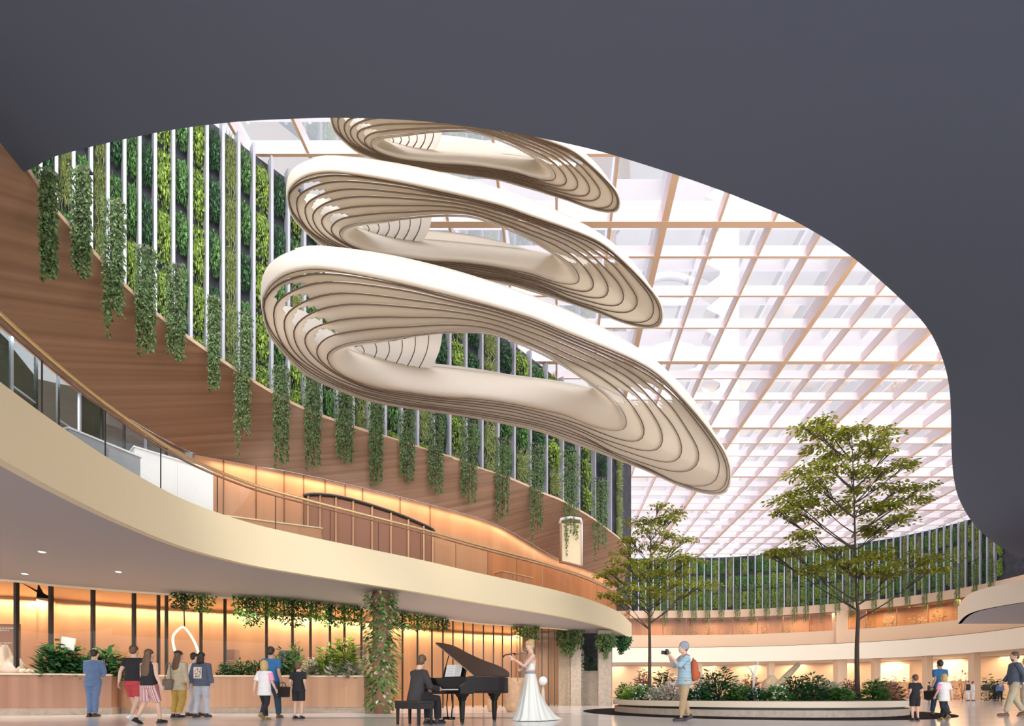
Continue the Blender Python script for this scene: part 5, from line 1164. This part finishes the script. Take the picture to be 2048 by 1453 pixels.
for a in (-1, 1):
    for c in (-1, 1): MB().box((a*.36, c*.15, .175), (.055, .055, .35), taper=.75).obj('leg', LACQ, bt2, False)
pn_ = w2((-.02, -.56, 0))
person('pianist with brown hair in a charcoal suit, seated on the bench and playing', pn_.x, pn_.y, 1.86, PI+phi, SK1, 'tousled', HBR, (C_CHAR, .80, 1.93, .04, 'suit_jacket'), (C_BLK, 1.95, .02), S_BLK,
       dict(base=(0, .02, -.38), lean=(0, -.10, 0), eL=(.24, -.16, .74), wL=(.17, -.42, .70), eR=(-.24, -.16, .74), wR=(-.17, -.42, .70), kL=(.13, -.42, .50), aL=(.14, -.38, .085), kR=(-.13, -.42, .50), aR=(-.12, -.44, .085), headrz=.5, headtilt=.2, head=(0, -.03, 0)), face=True)
# violinist
vx, vY = px(1061, 12.0), 12.0; vr = -1.15
def gown(t, sp, J, h_):
    m = MB(); seg = 72; rs = []
    prof = [(1.38, .115, .085, 0), (1.30, .150, .110, 0), (1.20, .140, .105, 0), (1.08, .125, .098, 0), (.98, .150, .12, .0), (.85, .185, .15, .010), (.6, .225, .20, .022), (.35, .265, .26, .035), (.12, .32, .32, .05), (.012, .37, .38, .06)]
    v = []
    for z_, rx, ry, am in prof:
        for k in range(seg):
            a = 2*PI*k/seg; w_ = 1+am*3.2*math.sin(a*13+z_*1.5)*.6+am*1.2*math.sin(a*5); tr = (1+ .75*max(0, math.sin(a))**3*max(0, (.6-z_))/.6)
            v.append(sp(z_)*Vector((1, 1, 0)).length*0+Vector((rx*math.cos(a)*w_, ry*math.sin(a)*w_*tr, z_)))
    n_ = len(prof); f = [(i*seg+k, i*seg+(k+1) % seg, (i+1)*seg+(k+1) % seg, (i+1)*seg+k) for i in range(n_-1) for k in range(seg)]
    m.add(v, f); m.tube([(.10, .0, 1.36), (.11, .0, 1.46), (.09, .06, 1.40)], .02, 8); m.tube([(-.10, .0, 1.36), (-.11, .0, 1.46), (-.09, .06, 1.40)], .02, 8); m.obj('gown', M_SATIN, t)
    MB().rings([(Vector((0, 0, 1.02)), .142, .118), (Vector((0, 0, 1.07)), .135, .112)], 28).obj('waist_band', C_GREY, t)  # grey ring around the waist of the gown
person('violinist in a long ivory satin gown standing right of the grand piano', vx, vY, 1.93, vr, SK1, 'bun', HBL, None, None, S_WHT,
       dict(eL=(.19, -.22, 1.17), wL=(.165, -.43, 1.31), eR=(-.27, -.02, 1.15), wR=(-.06, -.22, 1.10), kL=(.08, 0, .5), kR=(-.08, 0, .5), headrz=.35, headtilt=.12), face=True, extra=gown)
s_ = 1.93/1.75
def vw(p): c, s = math.cos(vr), math.sin(vr); return Vector((vx+(p[0]*c-p[1]*s)*s_, vY+(p[0]*s+p[1]*c)*s_, p[2]*s_))
A_ = vw((.095, -.115, 1.475)); B_ = vw((.175, -.52, 1.40)); dv = (B_-A_).normalized(); sdv = dv.cross(Vector((0, 0, 1))).normalized(); upv = sdv.cross(dv)
t = thing('violin', 'dark brown violin held up by the violinist', 'violin', A_)
fr_ = [(0, .02), (.02, .085), (.07, .105), (.13, .085), (.17, .055), (.20, .058), (.24, .085), (.30, .088), (.345, .055), (.36, .01)]
m = MB(); vs = []
for zz2 in (-.02, .02):
    for d0, w_ in fr_+[(d, -w_) for d, w_ in reversed(fr_)]: vs.append(dv*d0+sdv*w_+upv*zz2)
n = 20; m.add(vs, [tuple(range(n-1, -1, -1)), tuple(range(n, 2*n))]+[(i, (i+1) % n, n+(i+1) % n, n+i) for i in range(n)]); M_VIO = mat('violin_varnish', (.16, .05, .02), .25, coat=.5); bev(m.obj('violin_body', M_VIO, t, False), .006)
MB().tube([dv*.34+upv*.025, dv*.60+upv*.02, dv*.64, dv*.66-upv*.03], [.014, .013, .02, .018], 8).obj('neck', mat('ebony', (.02, .012, .01), .4), t); MB().box(dv*.12+upv*.035, (.03, .03, .03)).obj('bridge', M_CREAM, t, False)
t = thing('violin_bow', 'slim bow in the right hand of the violinist, slanting across her waist', 'bow', vw((-.08, -.27, 1.08)))
o_ = vw((-.08, -.27, 1.08)); MB().tube([vw((-.16, -.20, 1.12))-o_, vw((.16, -.36, .84))-o_], .008, 6).obj('stick', M_VIO, t); MB().tube([vw((-.15, -.20, 1.095))-o_, vw((.16, -.36, .815))-o_], .005, 5).obj('hair_ribbon', M_CREAM, t)
